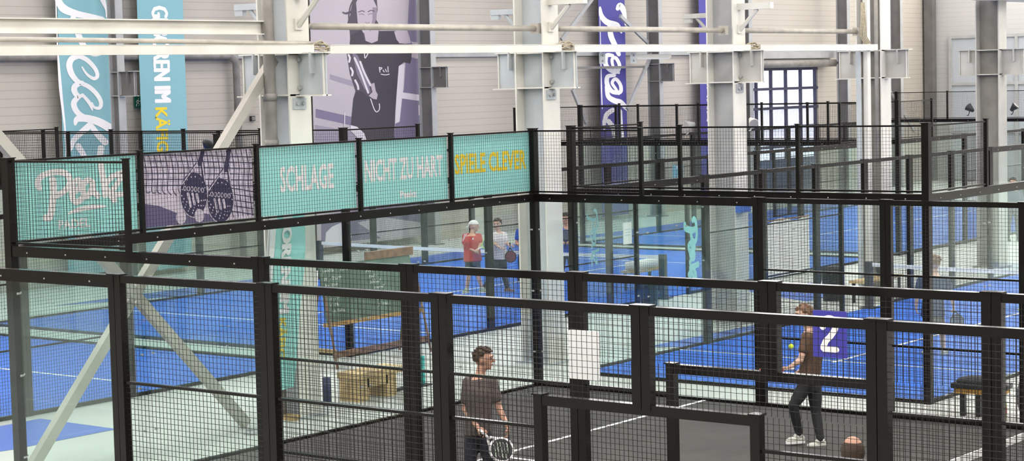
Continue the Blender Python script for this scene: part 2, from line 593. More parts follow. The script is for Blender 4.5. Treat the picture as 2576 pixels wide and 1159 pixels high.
# ------------------------------------------------------------------ columns
def h_column(x1, y, depth, width, ztop, m_web, m_fl, label, corbel=True, group=None, arms=True, far=False, m_cor=None, sides=2):
    t = .028
    root = empty('steel_column', (x1 - depth / 2, y, 0), 0, label, 'column', group)
    d = depth / 2
    b = MB()
    b.box((d - t, -width / 2, 0), (d, width / 2, ztop)); b.build('near_flange', m_fl, root)
    b = MB()
    b.box((-d, -width / 2, 0), (-d + t, width / 2, ztop)); b.build('far_flange', m_fl, root)
    b = MB(); b.box((-d + t, -.012, 0), (d - t, .012, ztop)); b.build('web', m_web, root)
    b = MB(); b.box((-d - .08, -width / 2 - .08, 0), (d + .08, width / 2 + .08, .03)); b.build('base_plate', m_web, root)
    if corbel:
        for s in ((1, -1) if sides == 2 else (1,)):
            ww, zt, zb = .52, 5.22, 4.60
            b = MB()
            xa, xb = (d, d + ww) if s > 0 else (-d - ww, -d)
            b.box((xa, -.012, zb), (xb, .012, zt))
            xp = (xa + xb) / 2
            b.box((xp - .012 + .05, -.12, zt - .30), (xp + .012 + .05, .0, zt))
            xe = xb - .03 if s > 0 else xa + .03
            b.build('corbel_web', m_cor or m_web, root)
            b = MB()
            b.box((xa, -.09, zt - .02), (xb + (.06 if s > 0 else 0), .09, zt + .0)); b.box((xa - (.06 if s < 0 else 0), -.09, zb), (xb, .09, zb + .02))
            b.box((xe - .01, -.035, zb), (xe + .01, .035, zt))
            b.build('corbel_flange', m_fl, root)
        for z in (5.20, 4.62):
            b = MB(); b.box((-d, -width / 2 + .02, z - .012), (d, -.012, z + .012)); b.build('stiffener', m_fl, root)
        if not far:
            b = MB()
            b.box((d + .001, -.16, 4.42), (d + .02, .10, 4.58)); b.build('bolt_plate', m_web, root)
            for yy in (-.09, .03):
                b = MB(); b.cyl((d + .02, yy, 4.50), (d + .05, yy, 4.50), .028, 8); b.build('bolt', M['mgrey'], root)
            for z in (4.72, 5.12):
                b = MB(); b.cyl((d + .04, -.06, z), (d + .04, -.02, z), .03, 8); b.build('bolt', M['mgrey'], root)
    if arms:
        b = MB()
        b.box((d, -.06, 5.98), (d + .72, .06, 6.10))
        b.tube([(d + .40, 0, 5.98), (d + .02, 0, 5.60)], .04, 6)
        b.box((d, -.08, 5.54), (d + .03, .08, 5.70))
        b.build('bracket_arm', m_fl, root)
        b = MB()
        b.box((-d - .62, -.05, 5.86), (-d, .05, 5.95)); b.tube([(-d - .34, 0, 5.86), (-d - .02, 0, 5.52)], .032, 6); b.box((-d - .62, -.04, 5.78), (-d - .46, .04, 5.86))
        b.build('bracket_arm', m_cor or m_fl, root)
    return root


front_lab = ['white steel column left of the woman poster, downpipe beside it',
             'white steel column directly behind the corner of the dark court',
             'white steel column with a small blue box, left of the bright window',
             'white steel column just right of the bright window',
             'grey weathered steel column with two dark floodlights at the right edge']
for k in range(5):
    h_column(-1.2, 6.12 + 6.03 * k, .60, .44, 9.4, M['grey'] if k < 2 else (M['mgrey'] if k == 2 else M['tgrey']), M['cream'] if k < 4 else M['ltgrey'], front_lab[k], far=(k >= 3), arms=(k < 3), m_cor=M['grey'] if k < 2 else M['ltgrey'])  # webs of the first columns coloured cooler and darker than their flanges
h_column(-1.2, .09, .60, .44, 9.4, M['grey'], M['cream'], 'white steel column standing left of the view', far=True)
back_lab = {18.40: 'grey wall column with shade-coloured web between the light blue banners',
            24.2: 'grey wall column with shade-coloured web hidden behind the first white column',
            30.35: 'grey wall column with shade-coloured web at the right edge of the woman poster',
            36.3: 'grey wall column with shade-coloured web behind the second white column',
            42.45: 'grey wall column with shade-coloured web right of the violet banner',
            48.4: 'grey wall column with shade-coloured web left of the bright window',
            55.9: 'grey wall column with shade-coloured web right of the bright window',
            60.5: 'grey wall column with shade-coloured web near the far corner of the hall'}
for y, lab in back_lab.items():
    h_column(-18.9, y, .32 if y < 20 else .50, .22, ZC - .04, M['dgrey'], M['mgrey'], lab, arms=False, far=True, corbel=(y not in (55.9, 60.5)), sides=1)  # shade of the recess is put into the dark web colour
b = MB(); b.box((-19.9, 64.6, 0), (-19.5, 64.95, ZC)); struct('trim_2', b, M['dgrey'])

# ------------------------------------------------------------------ beams, pipes, braces
def thing_box(name, a, b_, m, label, cat, group=None):
    b = MB(); b.box(a, b_)
    return tag(b.build(name, m), label, cat, group)


ct = [(-2.0, 6.28, 'leftmost run of white cable duct, ends at the first column'),
      (6.62, 12.25, 'white cable duct crossing in front of the woman poster'),
      (12.62, 18.35, 'white cable duct crossing in front of the violet banner'),
      (18.72, 23.55, 'white cable duct at the right, ends near the last crane column')]
for y0, y1, lab in ct:
    r = empty('cable_duct', (-1.10, y0, 5.20), 0, lab, 'cable duct')
    b = MB(); b.box((-.05, 0, 0), (.05, y1 - y0, .12)); b.build('duct_body', M['cream'], r)
    b = MB(); b.box((-.055, .01, .12), (.055, y1 - y0 - .01, .128)); b.build('duct_lid', M['cream'], r)
for y, lab in ((6.45, 'bundle of tan cables at the first column'), (12.43, 'bundle of tan cables at the second column'), (18.53, 'bundle of tan cables at the third column')):
    b = MB()
    for k in range(9):
        pts = []
        z = 5.215 + .012 * k
        for i in range(7):
            t = i / 6
            pts.append((-1.10 + random.uniform(-.05, .05), y - .24 + .48 * t, z + random.uniform(-.02, .02) + .03 * math.sin(PI * t) * (k - 3) * .4))
        b.tube(pts, .012, 5)
    tag(b.build('cable_bundle', M['rope'], None, True), lab, 'cables')
b = MB()
for k in range(5):
    pts = [(-1.15 + .02 * k, 23.15 + .03 * k, 5.34), (-1.15, 22.95 + .07 * k, 5.5), (-1.15, 23.0 + .05 * k, 5.8), (-1.15, 23.02 + .03 * k, 6.2)]
    b.tube(pts, .012, 5)
tag(b.build('cable_bundle', M['rope'], None, True), 'loose tan cables climbing the thin pole at the right', 'cables')
# upper left beam (channel)
r = empty('steel_beam', (-1.5, -2, 5.50), 0, 'white channel beam at upper left ending at the downpipe', 'beam')
b = MB(); b.box((-.01, 0, -.01), (.01, 7.85, .17)); b.build('web', M['cream'], r)
b = MB(); b.box((-.01, 0, .16), (.09, 7.85, .175)); b.box((-.01, 0, -.02), (.09, 7.85, -.005)); b.build('flange', M['cream'], r)
b = MB(); b.tube([(-1.14, -2, 5.41), (-1.14, 2.2, 5.39), (-1.14, 6.6, 5.345)], .032, 10)
tag(b.build('conduit_pipe', M['pipe'], None, True), 'thin grey conduit running above the leftmost cable duct', 'pipe')
for y0, y1, lab in ((6.55, 11.95, 'horizontal round tube crossing the face on the woman poster'), (12.6, 17.85, 'horizontal round tube crossing the violet banner'), (18.6, 23.2, 'horizontal round tube above the bright window')):
    r = empty('round_tube', (-1.35, y0, 5.60), 0, lab, 'tube')
    b = MB(); b.tube([(0, 0, 0), (0, y1 - y0, 0)], .048, 12); b.build('tube_body', M['pipe'], r, True)
    b = MB(); b.cbox((0, y1 - y0, 0), (.16, .10, .17)); b.build('end_bracket', M['pipe'], r)
r = empty('strip_light', (-1.28, 14.75, 5.09), 0, 'white strip luminaire hanging under the cable duct right of the violet banner', 'light fitting')
b = MB(); b.box((-.04, 0, 0), (.04, 1.12, .07)); b.build('luminaire_body', M['cream'], r)
b = MB(); b.box((-.03, .03, -.02), (.03, 1.09, 0)); b.build('diffuser', M['white'], r)
for y, lab in ((13.55, 'small bolted plate under the duct, left of the violet banner'), (14.5, 'small bolted plate under the duct in front of the violet banner')):
    r = empty('splice_plate', (-1.20, y, 5.0), 0, lab, 'plate')
    b = MB(); b.box((-.01, 0, 0), (.01, .16, .19)); b.build('plate_body', M['grey'], r)
    for z in (.05, .14):
        b = MB(); b.cyl((.01, .08, z), (.025, .08, z), .018, 8); b.build('bolt', M['mgrey'], r)
# downpipe at first column
r = empty('downpipe', (-1.42, 5.74, 0), 0, 'dark round downpipe on the first white column', 'pipe')
b = MB(); b.tube([(0, 0, 0), (0, 0, 9.4)], .085, 14); b.build('pipe_body', M['dpipe'], r, True)
for z in (3.9, 4.55, 5.3):
    b = MB(); b.tube([(0, 0, z), (0, 0, z + .1)], .10, 14); b.build('pipe_collar', M['dpipe'], r, True)
# pole carrying the end of the ducts
r = empty('steel_pole', (-1.18, 23.30, 0), 0, 'slim cream steel pole carrying the right end of the cable duct', 'pole')
b = MB(); b.box((-.05, -.07, 0), (.05, .07, 9.4)); b.build('pole_body', M['cream'], r)
b = MB(); b.box((-.16, -.19, 0), (-.06, -.15, 5.2)); b.build('side_rail', M['grey'], r)
# downpipe on column four
b = MB(); b.tube([(-1.32, 24.03, 2.9), (-1.32, 24.03, 9.4)], .055, 12)
tag(b.build('rainwater_pipe', M['pipe'], None, True), 'grey pipe in the recess of the column right of the window', 'pipe')


def brace(p0, p1, w, d, m, label, name='diagonal_brace', cat='brace'):
    p0, p1 = Vector(p0), Vector(p1)
    L = (p1 - p0).length
    mx = Matrix.Translation(p0) @ (p1 - p0).to_track_quat('Z', 'X').to_matrix().to_4x4()
    b = MB(); b.box((-w / 2, -d / 2, 0), (w / 2, d / 2, L), mx)
    return tag(b.build(name, m), label, cat)


brace((-1.52, 5.93, 5.14), (-1.52, 1.36, .04), .14, .11, M['brace'], 'diagonal steel brace rising to the right at the lower left')
brace((-1.38, -.40, 5.60), (-1.38, 5.0, .05), .14, .11, M['brace'], 'diagonal steel brace falling to the right at the lower left')
# right top beam between columns
thing_box('roof_beam', (-1.5, 29.0, 6.36), (-.6, 33.5, 6.52), M['cream'], 'cream beam end at the top right corner', 'beam')
# braces at back wall
for p0, p1, lab in (((1412, 100), (1510, -30), 'grey wall brace rising left of the violet banner'), ((1440, 225), (1475, 310), 'short grey wall brace above the corner post of the far court'),
                    ((1560, 40), (1630, 108), 'grey wall brace just right of the violet banner'), ((1642, 130), (1578, 275), 'thin grey wall brace falling right of the violet banner'),
                    ((2200, 165), (2300, 330), 'thin grey wall brace left of the hall corner')):
    brace(at(*p0, 0, -19.3), at(*p1, 0, -19.3), .12, .08, M['mgrey'], lab)
b = MB(); b.box((-19.5, 36.4, 5.08), (-19.3, 42.4, 5.16)); tag(b.build('wall_girt', M['dgrey']), 'dark horizontal girt behind the violet banner', 'beam')
b = MB(); b.box((-20.0, 47.5, 5.35), (-19.6, 56.4, 5.6)); tag(b.build('window_lintel', M['mgrey']), 'grey lintel beam above the bright window', 'beam')
b = MB(); b.tube([(-19.5, 47.5, 5.15), (-19.5, 56.0, 5.15)], .14, 12); tag(b.build('ventilation_duct', M['dpipe'], None, True), 'dark round duct above the bright window', 'duct')
b = MB(); b.tube([(-19.75, 12, 5.62), (-19.75, 22.9, 5.60), (-19.75, 23.15, 5.45), (-19.75, 23.2, 0.02)], .10, 12)
tag(b.build('wall_pipe', M['dpipe'], None, True), 'dark pipe along the left wall turning down beside the first column', 'pipe')

# ------------------------------------------------------------------ light
w = bpy.data.worlds.new('world'); SC.world = w
w.use_nodes = True
w.node_tree.nodes['Background'].inputs['Color'].default_value = (.96, .97, 1.0, 1)
w.node_tree.nodes['Background'].inputs['Strength'].default_value = .9
for ix, x in enumerate((-15, -6, 3, 12, 22)):  # the two right-hand rows are added to brighten the banner faces
    for iy, y in enumerate((-22, -5, 11, 28, 46, 60)):
        ld = bpy.data.lights.new('overhead_area_light', 'AREA')
        ld.shape = 'RECTANGLE'; ld.size = 2.0; ld.size_y = 12
        ld.energy = 520 if x < 0 else 620
        ld.color = (1.0, .97, .93)
        lo = bpy.data.objects.new('overhead_area_light', ld); COL.objects.link(lo)
        lo.location = (x, y, ZC - .3)
for x in (-13, -3, 7, 17, 28):  # point lights added for grazing highlights on the rail tops
    for y in (-10, 4, 18, 32, 46, 60):
        ld = bpy.data.lights.new('added_highlight_light', 'POINT')
        ld.shadow_soft_size = .45
        ld.energy = 260 if x < 0 else 420
        ld.color = (1.0, .97, .93)
        lo = bpy.data.objects.new('added_highlight_light', ld); COL.objects.link(lo)
        lo.location = (x, y, 9.9)
SC.view_settings.view_transform = 'Standard'
SC.view_settings.look = 'None'
SC.view_settings.gamma = 1
SC.view_settings.exposure = 0.09
SC.cycles.transparent_max_bounces = 28
SC.cycles.max_bounces = 3
SC.cycles.diffuse_bounces = 2
SC.cycles.glossy_bounces = 2
SC.cycles.use_adaptive_sampling = True
SC.cycles.adaptive_threshold = .12
SC.cycles.adaptive_min_samples = 16
SC.cycles.caustics_reflective = False
SC.cycles.caustics_refractive = False

# ------------------------------------------------------------------ printing helpers
def tube_path(pts, sub=6):
    """Catmull-Rom smoothing of a 2D polyline"""
    P = [Vector((p[0], p[1])) for p in pts]
    if len(P) < 3: return P
    out = []
    for i in range(len(P) - 1):
        p0 = P[max(0, i - 1)]; p1 = P[i]; p2 = P[i + 1]; p3 = P[min(len(P) - 1, i + 2)]
        for k in range(sub):
            t = k / sub
            out.append(.5 * ((2 * p1) + (p2 - p0) * t + (2 * p0 - 5 * p1 + 4 * p2 - p3) * t * t + (3 * p1 - p0 - 3 * p2 + p3) * t ** 3))
    out.append(P[-1])
    return out


def stroke(mb, pts, w, fn, smooth=True):
    """ribbon of width w along pts in 2D, mapped to 3D by fn"""
    P = tube_path(pts) if smooth else [Vector((p[0], p[1])) for p in pts]
    ws = w if isinstance(w, (list, tuple)) else [w, w]
    n = len(P)
    nrm = (Vector(fn(1, 0)) - Vector(fn(0, 0))).cross(Vector(fn(0, 1)) - Vector(fn(0, 0))).normalized()
    if len(P) and nrm.dot(Vector((1, -1, 0))) < 0: nrm = -nrm
    def lift(poly):
        mb.li = getattr(mb, 'li', 0) + 1
        mb.poly([Vector(p) + nrm * (mb.li % 60) * .00006 for p in poly])
    L, R_ = [], []
    for i in range(n):
        d = (P[min(n - 1, i + 1)] - P[max(0, i - 1)])
        if d.length < 1e-9: d = Vector((1, 0))
        d.normalize()
        nn = Vector((-d.y, d.x))
        t = i / (n - 1) * (len(ws) - 1)
        k = min(int(t), len(ws) - 2)
        ww = ws[k] + (ws[k + 1] - ws[k]) * (t - k)
        L.append(P[i] + nn * ww / 2); R_.append(P[i] - nn * ww / 2)
    for i in range(n - 1):
        lift([fn(*q) for q in (L[i], L[i + 1], R_[i + 1], R_[i])])
    for c, r in ((P[0], ws[0] / 2), (P[-1], ws[-1] / 2)):
        lift([fn(c.x + r * math.cos(2 * PI * k / 10), c.y + r * math.sin(2 * PI * k / 10)) for k in range(10)])


LOGO = [([(250, 240), (240, 205), (265, 165), (320, 145), (385, 140), (440, 155), (468, 195), (455, 245), (410, 285), (350, 305)], 1),
        ([(345, 190), (350, 260), (340, 340), (318, 440), (288, 448)], 1.15),
        ([(482, 292), (525, 268), (545, 232), (528, 206), (495, 225), (476, 280), (484, 335), (515, 358), (556, 332)], 1),
        ([(628, 222), (590, 212), (562, 250), (566, 310), (596, 318), (628, 262), (634, 220), (636, 290), (668, 325)], 1),
        ([(700, 115), (712, 210), (722, 325)], 1.05),
        ([(785, 195), (745, 230), (728, 262), (750, 310), (790, 368)], .95),
        ([(775, 198), (858, 178), (815, 250), (768, 322), (872, 326)], .95)]


def logo(fn, w, extra=True):
    """brush lettering; fn maps (x 240..870, y 110..450 downwards) to 3D"""
    b = MB()
    for pts, k in LOGO:
        stroke(b, pts, w * k, fn)
    if extra:
        stroke(b, [(450, 432), (520, 412), (620, 402), (722, 404)], [w * .3, w * .8, w * .8, w * .3], fn)
    return b


def text_mesh(body, x0, x1, z0, z1, fn, bold=.02, heavy=0):
    """text squeezed into the box; fn(x,z) -> 3D"""
    cu = bpy.data.curves.new('lettering', 'FONT')
    cu.body = body
    cu.offset = bold
    cu.resolution_u = 2
    o = bpy.data.objects.new('lettering', cu)
    COL.objects.link(o)
    bpy.context.view_layer.update()
    me = bpy.data.meshes.new_from_object(o.evaluated_get(bpy.context.evaluated_depsgraph_get()))
    vs = [v.co.copy() for v in me.vertices]
    xa, xb = min(v.x for v in vs), max(v.x for v in vs)
    ya, yb = min(v.y for v in vs), max(v.y for v in vs)
    mb = MB()
    mb.v = [tuple(fn(x0 + (v.x - xa) / (xb - xa) * (x1 - x0), z0 + (v.y - ya) / (yb - ya) * (z1 - z0))) for v in vs]
    mb.f = [tuple(p.vertices) for p in me.polygons]
    if heavy:
        nrm = (Vector(fn(1, 0)) - Vector(fn(0, 0))).cross(Vector(fn(0, 1)) - Vector(fn(0, 0))).normalized()
        if nrm.dot(Vector((1, -1, 0))) < 0: nrm = -nrm
        V0, F0 = list(mb.v), list(mb.f)
        for c, (dx, dz) in enumerate(((heavy, 0), (-heavy, 0), (0, heavy * 1.5), (0, -heavy * 1.5))):
            sh = Vector(fn(dx, dz)) - Vector(fn(0, 0)) + nrm * .0003 * (c + 1)
            n0 = len(mb.v)
            mb.v += [tuple(Vector(p) + sh) for p in V0]
            mb.f += [tuple(i + n0 for i in q) for q in F0]
    mb.m = [0] * len(mb.f)
    bpy.data.objects.remove(o); bpy.data.curves.remove(cu); bpy.data.meshes.remove(me)
    return mb


def sheet(name, fn, x0, x1, z0, z1, m, parent, th=.006, loc=None):
    b = MB()
    F = [fn(x0, z0), fn(x1, z0), fn(x1, z1), fn(x0, z1)]
    n = (Vector(F[1]) - Vector(F[0])).cross(Vector(F[3]) - Vector(F[0])).normalized() * th
    B = [Vector(p) - n for p in F]
    b.poly(F); b.poly(list(reversed(B)))
    for i in range(4):
        j = (i + 1) % 4
        b.poly([F[j], F[i], B[i], B[j]])
    return b.build(name, m, parent)


# ------------------------------------------------------------------ banners on the end wall (local x = along the wall)
BX = -.035
bl = [('turquoise banner with the white brush logo, first of the row', 0),
      ('violet photo banner of two rackets and balls on a court net', 1),
      ('turquoise banner printed SCHLAGE in white', 2),
      ('turquoise banner printed NICHT ZU HART in white', 3),
      ('turquoise banner printed SPIELE CLEVER in yellow', 4)]
for lab, i in bl:
    y0 = i * 2.0
    r = empty('court_banner', (BX, y0, 3.0), 0, lab, 'banner', None)
    def fn(x, z, d=0.0): return Vector((d, x, z))
    m_ = M['teal'] if i != 1 else mat('violet_photo_print', (.66, .585, .71), .7, noise=.22, nscale=9)
    sheet('banner_cloth', fn, .05, 1.95, .05, .95, m_, r)
    f1 = lambda x, z: Vector((.003, x, z))
    if i == 0:
        # letters are measured in the same sheet: x 240..870 -> .40..1.62 m, y 110..450 -> .80..0.22 m
        g = lambda x, y: Vector((.003, .44 + (x - 240) * 1.32 / 630, .86 - (y - 110) * .58 / 340))
        logo(g, 42).build('brush_logo', M['ink'], r)
        text_mesh('PADEL', .72, 1.20, .13, .24, f1).build('lettering', M['ink'], r)
    if i == 2: text_mesh('SCHLAGE', .46, 1.50, .34, .69, f1, .028).build('lettering', M['ink'], r)
    if i == 3:
        text_mesh('NICHT ZU HART', .14, 1.84, .38, .70, f1, .028).build('lettering', M['ink'], r)
        text_mesh('Peakz', .88, 1.24, .12, .22, f1, .03).build('lettering', M['ink'], r)
    if i == 4: text_mesh('SPIELE CLEVER', .12, 1.86, .39, .69, f1, .028).build('lettering', M['yellow'], r)
    if i == 1:
        dk = mat('violet_dark_ink', (.035, .03, .085), .7)
        md = mat('violet_mid_ink', (.13, .11, .22), .7)
        lt = mat('violet_light_ink', (.62, .56, .66), .7)
        b = MB()
        b.poly([(.001, .05, .05), (.001, 1.45, .05), (.001, 1.1, .16), (.001, .75, .22), (.001, .45, .31), (.001, .05, .42)])
        b.build('printed_shadow', md, r)
        b = MB()
        ff = lambda x, z: Vector((.0015, min(1.95, max(.05, x)), min(.95, max(.05, z))))
        for k in range(22):
            x = .08 + k * .088
            zb = .50 - .16 * x if x < 1.2 else .10
            stroke(b, [(x, .95), (x + .05, .72), (x + .03, .5), (x + .09, zb if x < 1.2 else .08)], .011, ff)
        for k in range(11):
            z = .93 - k * .075
            x1 = 1.95
            if z < .5: x0 = 1.25
            else: x0 = .05
            stroke(b, [(x0, z + .02), ((x0 + x1) / 2, z - .03), (x1, z - .09)], .011, ff)
        b.build('printed_net', dk, r)
        b = MB()
        b.poly([(.002, .05, .47), (.002, .35, .43), (.002, .62, .32), (.002, .74, .22), (.002, .60, .20), (.002, .30, .31), (.002, .05, .35)])
        for cx, cz, rr in ((.67, .14, .085), (.98, .14, .085)):
            b.poly([(.0035, cx + rr * math.cos(t * PI / 10), cz + rr * 1.0 * math.sin(t * PI / 10)) for t in range(20)])
        b.build('printed_balls', lt, r)
        b = MB()
        for cx, cz, tip in ((.90, .41, (1.0, .80)), (1.36, .31, (1.46, .70))):
            stroke(b, [(cx + .17, cz + .18), (tip[0] + .05, tip[1])], .03, lambda x, z: Vector((.0030, x, z)), False)
            stroke(b, [(cx - .17, cz + .16), (tip[0] - .04, tip[1])], .03, lambda x, z: Vector((.0030, x, z)), False)
            stroke(b, [(tip[0] + .02, tip[1]), (tip[0] + .08, .95)], .07, lambda x, z: Vector((.0029, x, z)), False)
        b.build('printed_racket_throat', dk, r)
        for cx, cz, tip in ((.90, .41, (1.0, .80)), (1.36, .31, (1.46, .70))):
            b = MB()
            b.poly([(.0022, cx + .235 * math.cos(t * PI / 12), cz + .285 * math.sin(t * PI / 12)) for t in range(24)])
            b.build('printed_racket', dk, r)
            b = MB()
            for ri in range(3):
                rad = .205 - ri * .03
                for k in range(18 - ri * 3):
                    a = 2 * PI * k / (18 - ri * 3)
                    if ri and math.sin(a) > -.2: continue
                    q = Vector((.0030, cx + rad * math.cos(a), cz + rad * 1.12 * math.sin(a)))
                    b.poly([(q.x, q.y + .011 * math.cos(t * PI / 3), q.z + .011 * math.sin(t * PI / 3)) for t in range(6)])
            for k in range(6):
                q = (cx - .15 + k * .06, cz + .09 - k * .008)
                stroke(b, [(q[0] + .02 * math.cos(t * PI / 4), q[1] + .028 * math.sin(t * PI / 4)) for t in range(9)], .011, lambda x, z: Vector((.0032, x, z)))
            for k in range(3):
                stroke(b, [(cx - .10 + k * .075, cz + .02 - k * .01), (cx - .06 + k * .065, cz - .14 + k * .025)], .042, lambda x, z: Vector((.0031, x, z)), False)
            stroke(b, [(cx + .235 * math.cos(t), cz + .285 * math.sin(t)) for t in [PI * (.9 + .1 * k) for k in range(13)]], .012, lambda x, z: Vector((.0034, x, z)))
            stroke(b, [(cx + .2, cz + .16), (tip[0] + .06, tip[1])], .016, lambda x, z: Vector((.0034, x, z)))
            stroke(b, [(cx - .2, cz + .14), (tip[0] - .03, tip[1])], .016, lambda x, z: Vector((.0034, x, z)))
            b.build('printed_racket_pattern', lt, r)
        for ch in r.children: pass

# ------------------------------------------------------------------ tall banners on the hall wall
PX = -19.62
def wall(u, v, d=0.0):
    p = at(u, v, 0, PX + d)
    return p


def wall_banner(u0, u1, label, m, z0=.15, z1=9.5, vref=200, skew=0):
    ya, yb = at(u0, vref, 0, PX).y, at(u1, vref, 0, PX).y
    r = empty('wall_banner', (PX, ya, z0), 0, label, 'banner')
    fn = lambda x, z: Vector((0, x, z))
    sheet('banner_cloth', fn, 0, yb - ya, 0, z1 - z0, m, r, .01)
    return r, ya, yb, z0


def loc_fn(r, d):
    o = Vector(r.location)
    return lambda u, v: at(u, v, 0, PX + d) - o


r, ya, yb, z0 = wall_banner(152, 280, 'light blue hanging banner with huge white brush lettering, leftmost', M['ltblue'])
f = loc_fn(r, .006)
b = MB()
K1 = lambda pts: [(120 + x / 2.897, y / 2.897) for x, y in pts]
def k1(pts, *w): stroke(b, K1(pts), [q / 2.897 for q in (w if len(w) > 1 else w * 2)], f)
k1([(385, -60), (405, 10), (425, 70), (427, 125)], 60, 34, 14, 8)
k1([(40, -70), (75, 0), (115, 62), (200, 98), (300, 118), (400, 135)], 24, 44, 60, 50, 40, 26)
k1([(185, 130), (205, 200), (240, 290), (285, 365), (340, 395), (405, 385)], 40, 44, 44, 38, 34, 22)
k1([(232, 410), (180, 425), (157, 470), (172, 535), (212, 588), (250, 602)], 30, 44, 46, 44, 36, 20)
k1([(228, 408), (288, 438), (345, 500), (362, 552), (335, 572), (285, 540), (250, 488)], 34, 34, 30, 28, 26, 18, 10)
k1([(250, 602), (205, 622), (192, 655), (215, 695), (250, 700)], 30, 42, 44, 40, 20)
k1([(240, 604), (305, 636), (362, 692), (388, 745), (378, 785), (340, 782), (322, 748)], 30, 34, 32, 30, 26, 18, 10)
k1([(252, 690), (300, 745), (325, 800)], 22, 28, 12)
k1([(225, 705), (192, 742), (196, 785), (228, 830), (285, 860)], 34, 42, 42, 40, 30)
k1([(200, 905), (215, 868), (275, 862), (365, 885), (440, 925), (492, 965)], 20, 46, 54, 58, 60, 56)
k1([(305, 915), (245, 965), (192, 1020), (165, 1090)], 50, 42, 40, 26)
k1([(318, 915), (360, 975), (418, 1035)], 34, 44, 50)
k1([(222, 1065), (262, 1130), (290, 1190)], 46, 40, 26)
k1([(388, 1080), (378, 1140), (350, 1200)], 50, 44, 40)
b.build('brush_lettering', M['ink'], r)
b = MB(); stroke(b, [(140, -20), (144, 100), (152, 220), (164, 330), (166, 400)], [3, 3, 8, 4, 2], loc_fn(r, .004)); b.build('white_edge', M['ink'], r)

r, ya, yb, z0 = wall_banner(352, 467, 'light blue hanging banner with white and yellow vertical capitals', M['ltblue'])
o = Vector(r.location)
yc = lambda t: t
yl, yr = at(387, 200, 0, PX).y - o.y, at(428, 200, 0, PX).y - o.y
def down(zt, zb):
    # text box: x runs downwards, letter tops towards +Y
    return lambda x, z: Vector((.006, yl + z * (yr - yl), (zt - x * (zt - zb)) - o.z))
zt, zb = at(400, 17, 0, PX).z, at(400, 256, 0, PX).z
text_mesh('GEBOREN IM', 0, 1, 0, 1, down(zt, zb), 0, .012).build('lettering', M['ink'], r)
zt, zb = at(400, 270, 0, PX).z, at(400, 382, 0, PX).z
text_mesh('KÄFIG', 0, 1, 0, .9, down(zt, zb), .028).build('lettering', M['yellow'], r)
g = lambda x, y: Vector((.006, .45 + (x - 240) * .62 / 630, 1.05 - (y - 110) * .36 / 340))
logo(g, 42).build('brush_logo', M['ink'], r)

r, ya, yb, z0 = wall_banner(1509, 1575, 'violet blue hanging banner with white brush lettering in the middle', M['violet'])
f = loc_fn(r, .006)
b = MB()
def mp(u, v): return (u, v)
Z3 = lambda pts: [(1490 + x / 3.219, y / 3.219) for x, y in pts]
stroke(b, Z3([(205, 70), (225, 45), (250, 80), (265, 140), (268, 200)]), [10, 15, 14, 8, 4], f)
stroke(b, Z3([(62, 60), (75, 130), (120, 180), (200, 205), (235, 265)]), [5, 12, 15, 14, 4], f)
stroke(b, Z3([(140, 210), (150, 290), (185, 370), (215, 440)]), [12, 14, 13, 10], f)
stroke(b, Z3([(165, 450), (115, 450), (108, 520), (150, 570), (200, 580), (220, 530), (190, 470), (160, 480), (170, 540), (215, 590)]), [8, 11, 12, 11, 10, 9, 9, 8, 7, 6], f)
stroke(b, Z3([(180, 610), (125, 620), (120, 680), (160, 740), (225, 745), (228, 690), (190, 640), (160, 670), (190, 720), (215, 760)]), [8, 11, 12, 11, 10, 9, 9, 8, 7, 6], f)
stroke(b, Z3([(115, 700), (130, 780), (180, 815), (230, 830), (280, 880)]), [9, 12, 14, 14, 10], f)
stroke(b, Z3([(165, 890), (115, 930), (95, 1000), (100, 1050)]), [12, 12, 9, 5], f)
stroke(b, Z3([(130, 980), (165, 1030), (180, 1110)]), [12, 12, 10], f)
stroke(b, Z3([(225, 900), (228, 960), (235, 1040), (250, 1130)]), [10, 10, 9, 8], f)
b.build('brush_lettering', M['ink'], r)
b = MB(); stroke(b, Z3([(60, 60), (68, 400), (74, 700), (80, 880)]), [1, 2, 3, 2], loc_fn(r, .004)); b.build('white_edge', M['ink'], r)

r, ya, yb, z0 = wall_banner(1761, 1800, 'violet blue hanging banner half hidden by the third white column', M['violet'])
f = loc_fn(r, .006)
b = MB()
for k in range(10): stroke(b, [(1779, 10 + k * 30), (1782, 22 + k * 30), (1779, 34 + k * 30)], [3, 6, 3], f)
b.build('brush_lettering', M['ink'], r)

# woman poster
r, ya, yb, z0 = wall_banner(785, 1062, 'huge violet toned poster of a woman in black holding a racket', mat('poster_ground', (.47, .42, .455), .7, noise=.05, nscale=.6), .22)
PK = lambda pts: [(780 + x / 3.218, y / 3.218) for x, y in pts]
lay = {'pale': (.50, .45, .50), 'violet': (.19, .16, .25), 'soft': (.31, .275, .345), 'black': (.052, .044, .058), 'face': (.46, .39, .44), 'facesh': (.27, .22, .27),
       'hair': (.08, .065, .085), 'light': (.66, .61, .66), 'mid': (.20, .17, .23)}
PM = {k: mat('poster_' + k, v, .7) for k, v in lay.items()}
def pp(name, mk, pts, d, zoom=True):
    b = MB(); b.poly([loc_fn(r, d)(*p) for p in (PK(pts) if zoom else pts)]); b.build(name, PM[mk], r)
def ps(name, mk, lst, w, d):
    b = MB()
    for pts in lst: stroke(b, PK(pts), w, loc_fn(r, d))
    b.build(name, PM[mk], r)
pp('poster_background', 'violet', [(805, -60), (888, -60), (905, 420), (918, 700), (925, 1150), (680, 1150), (690, 1000), (760, 720), (780, 400)], .003)
pp('poster_background', 'soft', [(160, 600), (345, 655), (350, 700), (160, 640)], .0035)
pp('poster_background', 'violet', [(46, 880), (335, 945), (335, 1015), (46, 950)], .0035)
